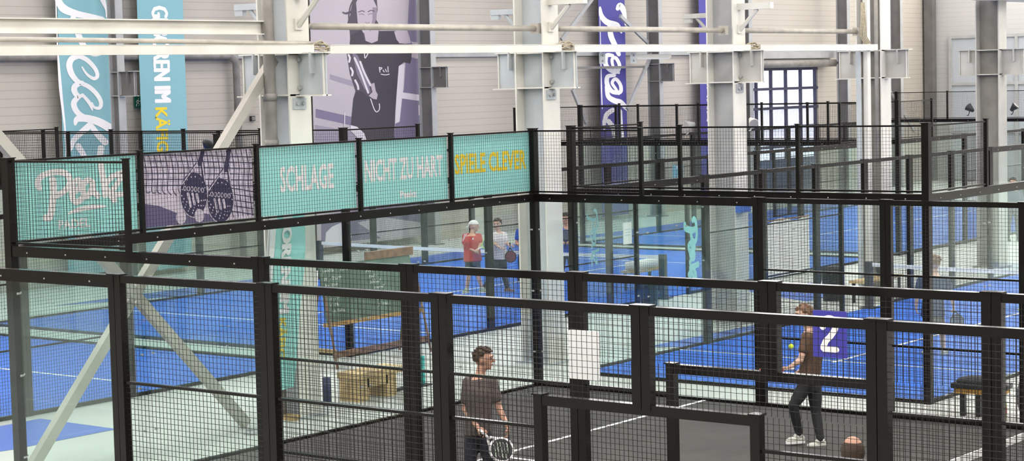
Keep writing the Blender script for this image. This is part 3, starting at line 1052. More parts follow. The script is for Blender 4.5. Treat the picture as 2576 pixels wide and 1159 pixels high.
pp('poster_background', 'soft', [(40, 1010), (440, 1080), (520, 1160), (40, 1160)], .0035)
pp('poster_background', 'light', [(710, 530), (765, 520), (755, 700), (725, 985), (690, 1000)], .004)
pp('poster_background', 'light', [(700, 740), (908, 770), (910, 820), (700, 790)], .0042)
pp('poster_background', 'light', [(878, 850), (918, 850), (922, 980), (880, 930)], .0042)
pp('poster_hair', 'hair', [(350, -20), (540, -20), (547, 80), (530, 150), (560, 200), (560, 330), (328, 350), (322, 250), (300, 190), (330, 110), (270, 105), (330, 90)], .005)
pp('poster_shirt', 'black', [(322, 350), (330, 280), (420, 240), (440, 330), (500, 348), (560, 250), (690, 250), (720, 350), (830, 360), (820, 480), (810, 515), (760, 505), (718, 535), (690, 900), (680, 1150), (470, 1150), (420, 1060), (330, 1010), (350, 800), (370, 735), (330, 560)], .006)
pp('poster_neck', 'face', [(425, 200), (556, 240), (548, 330), (500, 350), (450, 330)], .007)
pp('poster_face', 'face', [(378, 90), (372, 20), (400, -30), (500, -30), (542, 60), (538, 150), (505, 235), (465, 280), (430, 265), (385, 180)], .008)
pp('poster_face', 'facesh', [(505, 60), (542, 60), (538, 150), (505, 235), (480, 260), (505, 160)], .0085)
ps('poster_feature', 'hair', [[(392, 98), (420, 88), (440, 95)], [(470, 95), (495, 84), (518, 92)]], 2.2, .0095)
ps('poster_feature', 'facesh', [[(398, 118), (418, 112), (436, 120)], [(472, 118), (495, 110), (515, 116)], [(448, 182), (462, 190), (478, 184)], [(440, 222), (462, 216), (486, 222)]], 2.6, .0095)
ps('poster_lock', 'hair', [[(350, 0), (325, 60), (315, 140), (330, 200)], [(345, 80), (300, 110), (268, 100)]], 3, .009)
pp('poster_hand', 'face', [(680, 255), (790, 255), (808, 310), (815, 350), (725, 350), (700, 320)], .0075)
pp('poster_arm', 'face', [(815, 335), (880, 345), (900, 400), (898, 470), (860, 475), (820, 462), (830, 360)], .0072)
pp('poster_racket', 'hair', [(300, 440), (315, 408), (370, 415), (420, 500), (490, 650), (545, 760), (480, 790), (420, 740), (370, 735), (325, 600)], .010)
pp('poster_racket', 'mid', [(340, 420), (385, 450), (470, 640), (490, 750), (440, 720), (380, 600)], .0105)
ps('poster_racket_pattern', 'light', [[(312, 445), (322, 470), (316, 500)], [(330, 550), (345, 580), (340, 610)], [(365, 650), (385, 690), (390, 720)], [(360, 470), (400, 560), (470, 750)], [(405, 500), (440, 590), (490, 690)]], 5, .011)
pp('poster_hand', 'face', [(490, 680), (520, 670), (532, 735), (548, 765), (540, 805), (510, 800), (475, 775), (505, 745)], .012)
ps('poster_strap', 'light', [[(490, 800), (520, 885), (542, 905), (562, 880), (560, 840)], [(440, 410), (445, 470), (480, 410)], [(280, 915), (278, 1020)]], 2.4, .012)
ps('poster_mark', 'light', [[(560, 545), (566, 585)], [(560, 548), (582, 550), (566, 565)], [(590, 568), (600, 582)], [(610, 560), (618, 580)], [(630, 540), (632, 582)], [(575, 600), (610, 606), (640, 600)]], 2.2, .0125)
pp('poster_thigh', 'light', [(326, 1012), (380, 1025), (440, 1080), (460, 1150), (420, 1150), (330, 1060)], .0122)
# its lower part, seen through the glass
pp('poster_background', 'violet', [(808, 540), (1063, 505), (1063, 590), (808, 612)], .003, False)
pp('poster_background', 'pale', [(900, 560), (960, 545), (1063, 560), (1063, 590), (960, 600)], .004, False)
pp('poster_shoe', 'light', [(818, 610), (820, 585), (835, 570), (858, 560), (885, 590), (880, 612)], .005, False)
ps2 = MB(); stroke(ps2, [(965, 518), (1010, 535), (1063, 560)], 4, loc_fn(r, .006)); ps2.build('poster_line', PM['violet'], r)

# small things on the wall
r = empty('exit_sign', (-19.95, at(340, 255, 0, -19.9).y, 4.30), 0, 'small green running man exit sign between the light blue banners', 'sign')
fn = lambda x, z: Vector((.03, x, z))
b = MB(); b.box((0, 0, 0), (.03, .24, .30)); b.build('sign_panel', M['green'], r)
b = MB()
g2 = lambda x, z: Vector((.033, x, z))
for pts in ([(.12, .20), (.11, .14)], [(.11, .14), (.07, .10), (.05, .05)], [(.11, .14), (.15, .10), (.13, .05)], [(.12, .19), (.16, .16), (.19, .18)], [(.12, .19), (.08, .19), (.06, .15)]):
    stroke(b, pts, .022, g2, False)
stroke(b, [(.13, .235), (.131, .236)], .035, g2, False)
b.build('running_figure', M['ink'], r)
r = empty('wall_socket', (-19.98, 23.82, 3.84), 0, 'small dark box fixed on the left wall beside the first column', 'box')
b = MB(); b.box((0, 0, 0), (.06, .16, .14)); b.build('box_body', M['dark'], r)
b = MB(); b.box((.06, .02, .02), (.07, .14, .12)); b.build('box_lid', M['dpipe'], r)

# ------------------------------------------------------------------ fence signs
def fence_sign(u, v, w, h, y, label, m, body=None):
    p = at(u, v, 1, y)
    rr = .02 if m is M['white'] else .006
    r = empty('fence_sign', (p.x, y, p.z - h), 0, label, 'sign')
    b = MB()
    N = 5
    pts = []
    for cx, cz, a0 in ((w - rr, rr, -PI / 2), (w - rr, h - rr, 0), (rr, h - rr, PI / 2), (rr, rr, PI)):
        for k in range(N + 1): pts.append((cx + rr * math.cos(a0 + PI / 2 * k / N), cz + rr * math.sin(a0 + PI / 2 * k / N)))
    b.poly([(x, -.012, z) for x, z in pts]); b.poly([(x, 0, z) for x, z in reversed(pts)])
    for i in range(len(pts)):
        j = (i + 1) % len(pts)
        b.poly([(pts[j][0], -.012, pts[j][1]), (pts[i][0], -.012, pts[i][1]), (pts[i][0], 0, pts[i][1]), (pts[j][0], 0, pts[j][1])])
    b.build('sign_plate', m, r)
    return r


fence_sign(1431, 828, .335, .447, -.10, 'blank white rounded plate fixed high on the second fence', M['white'])
r = fence_sign(2046, 779, .31, .385, -.10, 'violet blue number 2 sign on the second fence', M['sblue'])
b = MB(); f2 = lambda x, z: Vector((x, -.0135, .012 + z * .83))
stroke(b, [(.095, .285), (.095, .32), (.115, .365), (.155, .380), (.195, .365), (.213, .325), (.205, .27), (.165, .20), (.12, .145), (.098, .075)], .056, f2)
stroke(b, [(.098, .095), (.098, .068), (.215, .068)], .056, f2, False)
b.build('numeral', M['ink'], r)
# number 7 sign on the far court and a blank one
p = at(1690, 425, 0, -14.9)
r = empty('fence_sign', (-14.88, p.y, 1.55), 0, 'small light blue number 7 sign on a far fence', 'sign')
b = MB(); b.box((0, 0, 0), (.015, .60, .50)); b.build('sign_plate', M['ltblue'], r)
b = MB(); stroke(b, [(.2, .42), (.42, .42), (.28, .08)], .07, lambda x, z: Vector((.017, x, z)), False); b.build('numeral', M['ink'], r)
r = empty('fence_sign', (-4.87, 19.50, 1.30), 0, 'pale blank plate on the mesh of the blue court with four players', 'sign')
b = MB(); b.box((0, 0, 0), (.015, .30, .45)); b.build('sign_plate', M['white'], r)
b = MB()
for k in range(3): b.box((.015, .05, .3 - k * .06), (.017, .25, .31 - k * .06))
b.build('plate_print', M['ltblue'], r)
# brush logos stuck on the glass of the narrow court
r = empty('glass_sticker', (-.27, 11.75, 1.75), 0, 'pale vertical brush lettering sticker on the glass at the court corner', 'sticker')
logo(lambda x, y: Vector((-.0, .02 + (450 - y) * .32 / 340, .86 - (x - 240) * .9 / 630)), 34, False).build('brush_logo', M['ltblue'], r)
r = empty('glass_sticker', (-.27, 14.7, 1.15), 0, 'turquoise brush lettering sticker on the glass beside the dark glass post', 'sticker')
logo(lambda x, y: Vector((-.0, .0 + (450 - y) * .42 / 340, 1.1 - (x - 240) * 1.1 / 630)), 60, False).build('brush_logo', M['teal'], r)
# white wind screen on the mesh
r = empty('wind_screen', (-4.84, 24.75, 0), 0, 'white cloth screen hung on the far mesh, right of the column', 'screen')
b = MB()
N = 12
for i in range(N):
    a, c = i * 2.55 / N, (i + 1) * 2.55 / N
    da, dc = .02 * math.sin(i * 2.1), .02 * math.sin((i + 1) * 2.1)
    b.poly([(da, a, .05), (dc, c, .05), (dc, c, 1.36 - .05 * math.sin(i)), (da, a, 1.36 - .05 * math.sin(i - 1))])
b.build('screen_cloth', M['white'], r)
b = MB(); b.tube([(.0, 0, 1.37), (0, 2.55, 1.37)], .02, 8); b.build('screen_rail', M['brown'], r)
# blue box on the third column
r = empty('junction_box', (-1.18, 18.12, 2.15), 0, 'small blue box fixed on the third white column', 'box')
b = MB(); b.box((0, -.22, 0), (.13, .14, .20)); b.build('box_body', M['fblue'], r)
b = MB(); b.box((.13, -.20, .02), (.14, .12, .18)); b.build('box_lid', M['fblue'], r)

# floodlights / horns
def horn(loc, d, label, m, cat='floodlight'):
    r = empty('floodlight', loc, 0, label, cat)
    d = Vector(d).normalized()
    b = MB(); b.tube([Vector((0, 0, 0)) - d * .11, Vector((0, 0, 0)), d * .07], [.035, .075, .10], 14); b.build('lamp_housing', m, r, True)
    b = MB(); b.tube([(0, 0, -.02), (-.04, 0, -.16), (-.08, 0, -.17)], .012, 6); b.build('lamp_bracket', m, r)
    b = MB(); b.tube([d * .065, d * .0705], .09, 14); b.build('lamp_glass', M['pipe'] if m != M['dark'] else M['dpipe'], r)
    return r
horn((-1.0, 18.28, 3.86), (.55, -.4, -.35), 'white horn lamp on the third white column', M['cream'])
horn((-1.98, 17.60, 3.82), (-.4, -.8, -.2), 'grey lamp on the left side of the third white column', M['mgrey'])
horn((-1.75, 29.6, 3.83), (-.8, .1, .6), 'dark floodlight on the left of the weathered column', M['dark'])
horn((-.95, 30.3, 3.83), (.8, .1, .8), 'dark floodlight on the right of the weathered column', M['dark'])
horn((-5.15, 8.05, 3.85), (-.3, .8, -.3), 'dark floodlight on the far fence below the light blue banners', M['dark'])

# ------------------------------------------------------------------ things standing between the courts
# chalkboard
r = empty('chalkboard_stand', (-4.30, 9.85, 0), 0, 'big green chalkboard with chalk writing on a wooden stand', 'chalkboard')
ln = Vector((.12, 0, 0))
b = MB(); b.poly([(0, 0, .76), (0, 2.35, .76), (-.16, 2.35, 1.72), (-.16, 0, 1.72)]); b.poly([(-.02, 0, .76), (-.18, 0, 1.72), (-.18, 2.35, 1.72), (-.02, 2.35, .76)])
b.poly([(-.02, 0, .76), (0, 0, .76), (-.16, 0, 1.72), (-.18, 0, 1.72)]); b.build('board_panel', M['board'], r)
b = MB(); b.box((-.05, -.05, .70), (.05, 2.45, .765)); b.build('chalk_tray', mat('orange_timber', (.48, .27, .09), .6, noise=.2, nscale=8), r)
b = MB(); b.box((-.20, 1.2, 1.72), (-.13, 2.42, 1.86)); b.build('top_board', M['brown'], r)
for x0, y0, x1, y1 in ((.02, .0, .22, -.02), (.02, 2.4, .22, 2.42), (-.15, .05, -.45, .05), (-.15, 2.35, -.45, 2.35)):
    b = MB(); b.tube([(x0 - .08, y0, 1.35), (x1, y1, 0.0)], .022, 6); b.build('leg', M['brown'], r)
b = MB(); b.box((.10, .0, .18), (.15, 2.42, .28)); b.build('stretcher', M['brown'], r)
b = MB(); b.box((-.45, .02, .26), (.14, .06, .32)); b.build('side_rail', M['wood'], r)
b = MB()
ch = lambda x, z: Vector((-.16 * (z - .76) / .96 + .004, x, z))
lines_ = [(.08, 1.60, 1.1), (.08, 1.47, .5), (.08, 1.36, .42), (.10, 1.25, .35), (.12, 1.14, .3), (.14, 1.03, .3), (.16, .92, .35),
          (1.15, 1.52, .3), (1.2, 1.42, .25), (1.22, 1.32, .3), (1.3, 1.22, .28), (1.3, 1.12, .3), (1.34, 1.02, .3), (1.34, .92, .3), (2.1, 1.2, .18)]
for x, z, L in lines_:
    n = int(L / .055)
    for k in range(n):
        if random.random() < .15: continue
        xx = x + k * .055
        stroke(b, [(xx, z), (xx + .012, z + random.uniform(.03, .07)), (xx + .025, z + random.uniform(0, .03)), (xx + .04, z + random.uniform(0, .06))], .014, ch, False)
b.build('chalk_writing', M['chalk'], r)
r = empty('ribbon_pennant', (-4.42, 9.66, 1.28), 0, 'red and white pennant hanging at the left end of the chalkboard', 'pennant')
b = MB(); b.poly([(0, 0, .1), (.02, .06, .0), (.02, .05, .38), (0, -.02, .38), (0, -.05, .25)]); b.build('red_half', mat('red_cloth', (.55, .03, .03), .7), r)
b = MB(); b.poly([(.02, .06, .0), (.0, .12, .14), (0, .13, .3), (.02, .11, .38), (.02, .05, .38)]); b.build('white_half', M['ink'], r)
# beach flag
r = empty('beach_flag', (-.88, 4.95, 0), 0, 'turquoise feather flag with vertical lettering beside the first column', 'flag')
outl = [(0.02, .52), (.10, 1.4), (.18, 2.2), (.30, 3.05), (.42, 3.5), (.62, 3.62), (.80, 3.35), (.83, 2.75), (.80, 2.2), (.70, 1.6), (.62, 1.1), (.50, .55)]
b = MB()
P = tube_path(outl, 4)
F = [Vector((.015 * math.sin(p.y * 3), p.x, p.y)) for p in P]
b.poly(F); b.poly([v - Vector((.006, 0, 0)) for v in reversed(F)])
b.build('flag_cloth', M['teal'], r)
b = MB(); stroke(b, [(-.04, .35), (.02, 1.2), (.10, 2.1), (.20, 2.9), (.30, 3.3)], [.07, .07, .09, .12, .10], lambda x, z: Vector((.012 + .015 * math.sin(z * 3), x, z))); b.build('flag_sleeve', M['ink'], r)
b = MB(); b.tube([(-.01, -.10, .02), (-.01, -.06, 1.0), (-.01, .04, 2.1), (-.01, .2, 3.2), (-.01, .45, 3.6)], .014, 8); b.build('flag_pole', M['bolt'], r)
b = MB(); b.box((-.28, -.16, 0), (.24, .02, .03)); b.box((-.1, -.4, 0), (.05, .2, .03)); b.build('flag_foot', M['mgrey'], r)
fl = lambda zt, zb, xa, xb: (lambda x, z: Vector((.024, xa + z * (xb - xa) + .10 * (zt - x * (zt - zb) - 1.9) / 1.0, zt - x * (zt - zb))))
text_mesh('GEBOREN IM', 0, 1, 0, 1, fl(3.35, 1.62, .28, .47), 0, .012).build('lettering', M['ink'], r)
text_mesh('KÄFIG', 0, 1, 0, 1, fl(1.54, .98, .28, .45), .028).build('lettering', M['yellow'], r)
# plywood bench
r = empty('plywood_bench', (-1.62, 7.45, 0), 0, 'pale plywood bench with block feet on the concrete floor', 'bench')
b = MB(); b.box((-.22, -.06, .34), (.22, 1.02, .43)); b.build('seat', M['wood'], r)
for y in (0, .62):
    b = MB(); b.box((-.20, y - .04, 0), (.20, y + .20, .34)); b.build('block_foot', M['wood'], r)
b = MB(); b.box((-.20, .16, .20), (.20, .62, .34)); b.build('cross_board', M['wood'], r)
b = MB(); b.tube([(-1.67, 6.98, 0), (-1.67, 6.98, .42)], [.062, .062], 14)
tag(b.build('dark_bollard', M['navy'], None, True), 'short dark blue cylinder standing left of the plywood bench', 'roller')
r = empty('standing_panel', (-1.7, 9.13, 0), 0, 'narrow turquoise panel standing behind the dark court glass', 'panel')
b = MB(); b.box((-.02, -.13, .02), (.02, .13, .46)); b.build('panel_board', mat('turquoise_plastic', (.03, .42, .40), .5), r)
b = MB(); b.box((-.14, -.16, 0), (.14, .16, .02)); b.build('panel_foot', M['dark'], r)
b = MB(); b.tube([(-1.68, 8.92, .03), (-1.62, 8.45, .03)], .028, 8); tag(b.build('floor_bar', M['dark']), 'dark bar lying between the bench and the turquoise panel', 'bar')
b = MB()
for k in range(4): b.box((-1.75 + .02 * k, 5.70 + .02 * k, .0), (-1.15 - .05 * k, 5.86 - .01 * k, .07 + .005 * k))
tag(b.build('timber_offcut', M['wood']), 'pale timber offcut at the foot of the first column', 'timber')


# bins, benches, bags
def bin_(loc, rz, w, d, h, label):
    r = empty('litter_bin', loc, rz, label, 'bin')
    b = MB(); b.tube([(0, 0, .0), (0, 0, h * .92), (0, 0, h * .93)], [w * .42, w * .5, w * .53], 16); b.build('bin_body', M['dark'], r, True)
    b = MB(); b.tube([(0, 0, h * .86), (0, 0, h)], [w * .56, w * .53], 16)
    for k in range(12):
        a = k * PI / 6
        b.tube([(math.cos(a) * w * .55, math.sin(a) * w * .55, h * .9), (math.cos(a + .2) * w * .54, math.sin(a + .2) * w * .54, h * .55)], .012, 5)
    b.build('bin_liner', M['dark'], r, True)
    return r
bin_((-1.55, 22.3, 0), 0, .40, .40, .72, 'black litter bin with liner between the columns on the right')
bin_((-4.55, 19.95, 0), 0, .42, .42, .58, 'black litter bin seen through the corner glass, court entrance')


def bench(loc, rz, L, label, cloth=None):
    r = empty('player_bench', loc, rz, label, 'bench')
    b = MB(); b.box((0, -.2, .42), (L, .2, .47)); b.build('seat', M['wood'], r)
    for x in (.12, L - .12):
        for s in (-.15, .15):
            b = MB(); b.box((x - .025, s - .025, 0), (x + .025, s + .025, .42)); b.build('leg', M['dark'], r)
    return r
bench((-.78, 22.0, 0), H, 1.7, 'low wooden bench beside the net of the narrow court')
r = empty('shoulder_bag', (-.78, 23.2, .47), 0, 'black bag standing on the low wooden bench', 'bag')
b = MB(); b.ell((0, 0, .16), (.16, .26, .17), 14, 10); b.build('bag_body', M['dark'], r, True)
b = MB(); b.tube([(0, -.2, .2), (0, -.1, .42), (0, .05, .46), (0, .18, .22)], .018, 6); b.build('bag_strap', M['dark'], r)
bench((-6.4, 21.9, 0), H, 1.2, 'low bench behind the net near the blue shirted player')
b = MB(); b.box((-6.55, 22.0, .48), (-6.25, 22.9, .66)); b.ell((-6.4, 23.05, .58), (.14, .16, .10), 10, 6)
tag(b.build('folded_towel', M['white'], None, True), 'white towels lying on the low bench behind the net', 'towel')

# stool and backpacks at the right edge
r = empty('padded_stool', (7.02, 10.72, 0), .1, 'black stool with an orange band, lower right behind the fence', 'stool')
for x in (-.24, -.02, .28):
    b = MB(); b.box((x - .035, -.04, 0), (x + .035, .04, .34)); b.build('leg', M['dark'], r)
b = MB(); b.box((-.32, -.15, .33), (.36, .15, .40)); b.build('orange_band', mat('orange_band', (.62, .33, .05), .5), r)
b = MB(); b.box((-.35, -.18, .40), (.40, .18, .47)); b.ell((.0, 0, .48), (.34, .18, .09), 14, 8); b.build('seat_cushion', M['dark'], r, True)
r = empty('sports_backpack', (7.68, 10.78, 0), 0, 'grey sports backpack leaning on the fence at the right edge', 'backpack')
b = MB(); b.ell((0, 0, .32), (.15, .13, .30), 14, 10); b.build('bag_body', mat('grey_fabric', (.22, .21, .24), .8, noise=.2, nscale=12), r, True)
b = MB(); b.ell((.10, -.04, .22), (.11, .10, .15), 12, 8); b.build('front_pocket', M['dark'], r, True)
b = MB(); b.tube([(-.05, 0, .6), (-.02, 0, .66), (.05, 0, .6)], .012, 6); b.build('bag_handle', M['dark'], r)
r = empty('water_bottle', (7.38, 10.66, 0), 0, 'yellow green bottle with red label beside the backpack', 'bottle')
b = MB(); b.tube([(0, 0, 0), (0, 0, .22), (0, 0, .27), (0, 0, .31)], [.05, .05, .03, .025], 12); b.build('bottle_body', mat('lime_plastic', (.45, .50, .12), .4), r, True)
b = MB(); b.tube([(0, 0, .08), (0, 0, .17)], .052, 12); b.build('bottle_label', mat('red_label', (.6, .05, .05), .5), r)


def ball(loc, label):
    r = empty('tennis_ball', loc, 0, label, 'ball')
    b = MB(); b.ell((0, 0, 0), (.033, .033, .033), 14, 10); b.build('felt', M['ball'], r, True)
    b = MB(); b.tube([(.0335 * math.cos(t) * .9, .0335 * math.sin(t) * .9, .015 * math.sin(2 * t)) for t in [k * PI / 8 for k in range(17)]], .0016, 4); b.build('seam', M['ink'], r)
pb = CAMP + (at(1990, 871, 1, 5.0) - CAMP) * 1.12
ball(pb, 'yellow ball in flight left of the player at the number sign')
ball((2.71, 22.07, .055), 'yellow ball on the centre line of the narrow blue court')
ball((-5.42, 21.68, .055), 'yellow ball lying beside the net post of the left blue court')
ball((-4.15, 21.58, .035), 'yellow ball lying on the concrete beside the dark glass post')

# ------------------------------------------------------------------ people
def remesh(mb, name, mats, parent, voxel, smooth_it=2, extra=None):
    """melt overlapping limbs into one continuous skin"""
    me = mb.mesh(name + '_raw', M['skin'])
    o = bpy.data.objects.new('tmp', me)
    COL.objects.link(o)
    md = o.modifiers.new('r', 'REMESH'); md.mode = 'VOXEL'; md.voxel_size = voxel
    ms = o.modifiers.new('s', 'SMOOTH'); ms.iterations = smooth_it; ms.factor = .5
    bpy.context.view_layer.update()
    nm = bpy.data.meshes.new_from_object(o.evaluated_get(bpy.context.evaluated_depsgraph_get()))
    bpy.data.objects.remove(o); bpy.data.meshes.remove(me)
    nm.name = name
    nm.materials.clear(); nm.materials.append(mats)
    for p in nm.polygons: p.use_smooth = True
    if extra is not None and extra.v:
        bm = bmesh.new(); bm.from_mesh(nm)
        e = extra.mesh('x', mats, True); bm.from_mesh(e)
        bm.to_mesh(nm); bm.free(); bpy.data.meshes.remove(e)
        for p in nm.polygons: p.use_smooth = True
    ob = bpy.data.objects.new(name, nm)
    COL.objects.link(ob); ob.parent = parent
    return ob


def capsule(mb, pts, rs, n=12):
    mb.tube(pts, rs, n, cap=True)
    for p, r in zip(pts, rs): mb.ell(p, (r, r, r), n, 8)


def rings(mb, lst, n=18):
    """stack of ellipses (centre, rx, ry, yaw)"""
    base = len(mb.v)
    for c, rx, ry, yaw in lst:
        for k in range(n):
            t = 2 * PI * k / n
            x, y = rx * math.cos(t), ry * math.sin(t)
            mb.v.append((c[0] + x * math.cos(yaw) - y * math.sin(yaw), c[1] + x * math.sin(yaw) + y * math.cos(yaw), c[2]))
    for i in range(len(lst) - 1):
        for k in range(n):
            k2 = (k + 1) % n
            mb.f.append((base + i * n + k, base + i * n + k2, base + (i + 1) * n + k2, base + (i + 1) * n + k)); mb.m.append(0)
    mb.f.append(tuple(base + k for k in reversed(range(n)))); mb.m.append(0)
    e = base + (len(lst) - 1) * n
    mb.f.append(tuple(e + k for k in range(n))); mb.m.append(0)


def hand(mb, wrist, d, palm_n, curl=.7):
    """palm, four unequal bent fingers and a thumb; d = direction of the hand, palm_n = where the palm looks"""
    W = Vector(wrist); d = Vector(d).normalized(); n = Vector(palm_n); n = (n - n.dot(d) * d).normalized()
    s = d.cross(n).normalized()
    mx = Matrix((s, n, d)).transposed()
    mb.ell(W + d * .045, (.040, .017, .052), 12, 8, mx)
    for i, (off, L) in enumerate(((-.030, .070), (-.010, .080), (.010, .075), (.029, .060))):
        p0 = W + d * .082 + s * off
        p1 = p0 + (d * math.cos(curl * .6) + n * math.sin(curl * .6)) * L * .45
        p2 = p1 + (d * math.cos(curl * 1.5) + n * math.sin(curl * 1.5)) * L * .32
        p3 = p2 + (d * math.cos(curl * 2.3) + n * math.sin(curl * 2.3)) * L * .25
        mb.tube([W + d * .055 + s * off, p0, p1, p2, p3], [.009, .0095, .009, .008, .006], 7)
    p0 = W + d * .025 - s * .034
    p1 = p0 + (d * .6 - s * .5 + n * .5).normalized() * .035
    p2 = p1 + (d * .8 + n * .6).normalized() * .030
    mb.tube([W + d * .01 - s * .015, p0, p1, p2], [.013, .012, .0105, .008], 7)


def head_parts(root, c, r, face, skin_mb, hair_m, long_back=-.35, hair=True, jit=.05, cap=None, bald=False):
    """c centre of the head, r head radius (~.1), face = yaw the face looks to"""
    c = Vector(c)
    R = Matrix.Rotation(face, 3, 'Z')      # local +y = where the face looks
    def L(x, y, z): return c + R @ Vector((x * r, y * r, z * r))
    skin_mb.ell(c + R @ Vector((0, -.05 * r, .12 * r)), (.80 * r, .98 * r, .98 * r), 16, 12, R)
    skin_mb.ell(L(0, .28, -.55), (.56 * r, .58 * r, .62 * r), 14, 10, R)
    skin_mb.ell(L(0, .62, -.95), (.24 * r, .20 * r, .20 * r), 10, 8, R)
    skin_mb.tube([L(0, .86, .12), L(0, 1.14, -.28)], [.10 * r, .17 * r], 8)
    skin_mb.ell(L(0, 1.08, -.28), (.17 * r, .15 * r, .12 * r), 8, 6, R)
    skin_mb.ell(L(0, .80, .28), (.55 * r, .20 * r, .12 * r), 10, 6, R)
    for s in (-1, 1):
        skin_mb.ell(L(s * .82, -.02, -.08), (.09 * r, .20 * r, .28 * r), 8, 8, R)
    for s in (-1, 1):
        b = MB(); b.ell(L(s * .33, .88, .05), (.11 * r, .06 * r, .07 * r), 8, 6, R)
        b.build('eye', M['dark'], root, True)
        b = MB(); b.tube([L(s * .14, .99, .24), L(s * .36, .95, .32), L(s * .54, .80, .26)], .035 * r, 6); b.build('eyebrow', hair_m, root)
    b = MB(); b.ell(L(0, .90, -.60), (.25 * r, .07 * r, .055 * r), 10, 6, R); b.build('mouth', mat('lips', (.42, .14, .12), .5), root, True)
    if hair and not bald:
        b = MB()
        def flt(d):
            if d.y > .25: return d.z > .38 + .1 * d.x * d.x
            if d.y > -.1: return d.z > .05
            return d.z > long_back
        b.ell(c + R @ Vector((0, -.10 * r, .16 * r)), (.93 * r, 1.10 * r, 1.10 * r), 26, 18, R, flt, jit)
        for k in range(34):
            a = random.uniform(0, 2 * PI); z = random.uniform(.25, 1)
            q = math.sqrt(1 - z * z)
            d = Vector((math.cos(a) * q, math.sin(a) * q, z))
            if d.y > .3 and z < .5: continue
            b.ell(c + R @ Vector((d.x * .92 * r, (d.y * 1.05 - .10) * r, (d.z * 1.08 + .16) * r)), (.25 * r, .25 * r, .17 * r), 7, 5)
        b.build('hair', hair_m, root, True)
    if bald:
        b = MB()
        b.ell(c + R @ Vector((0, -.10 * r, .08 * r)), (.90 * r, 1.06 * r, 1.0 * r), 26, 18, R, lambda d: d.z < .74 and d.z > -.6 and d.y < .45, .03)
        b.build('hair', hair_m, root, True)
    if cap:
        b = MB()
        b.ell(c + R @ Vector((0, -.06 * r, .18 * r)), (.96 * r, 1.12 * r, 1.08 * r), 22, 16, R, lambda d: d.z > .12)
        b.tube([L(-.5, -.95, .22), L(0, -1.12, .16), L(.5, -.95, .22)], .10 * r, 6)
        b.build('cap', cap, root, True)
        b = MB(); b.ell(L(0, -1.25, -.05), (.50 * r, .52 * r, .06 * r), 12, 6, R @ Matrix.Rotation(.5, 3, 'X')); b.build('cap_brim', cap, root, True)


def shoe(root, ankle, yaw, m, sole):
    A = Vector(ankle)
    R = Matrix.Rotation(yaw, 3, 'Z')
    P = lambda x, y, z: Vector((A.x, A.y, 0)) + R @ Vector((x, y, z))
    zf = A.z - .09
    b = MB()
    b.ell(P(0, -.02, zf + .055), (.042, .062, .050), 12, 8, R)
    b.ell(P(0, .08, zf + .045), (.046, .10, .038), 14, 8, R)
    b.ell(P(0, .02, zf + .085), (.040, .055, .045), 12, 8, R)
    b.tube([P(0, -.01, zf + .08), P(0, -.01, zf + .125)], [.045, .043], 12)
    o = b.build('shoe', m, root, True)
    b = MB()
    pts = [(-.04, -.06), (-.045, .06), (-.048, .12), (-.03, .175), (0, .19), (.03, .175), (.048, .12), (.045, .06), (.04, -.06), (0, -.085)]
    b.poly([P(x, y, zf + .028) for x, y in reversed(pts)]); b.poly([P(x, y, zf) for x, y in pts])
    for i in range(len(pts)):
        j = (i + 1) % len(pts)
        b.poly([P(*pts[i], zf), P(*pts[j], zf), P(*pts[j], zf + .028), P(*pts[i], zf + .028)])
    s = b.build('sole', sole, o, False)
    return o


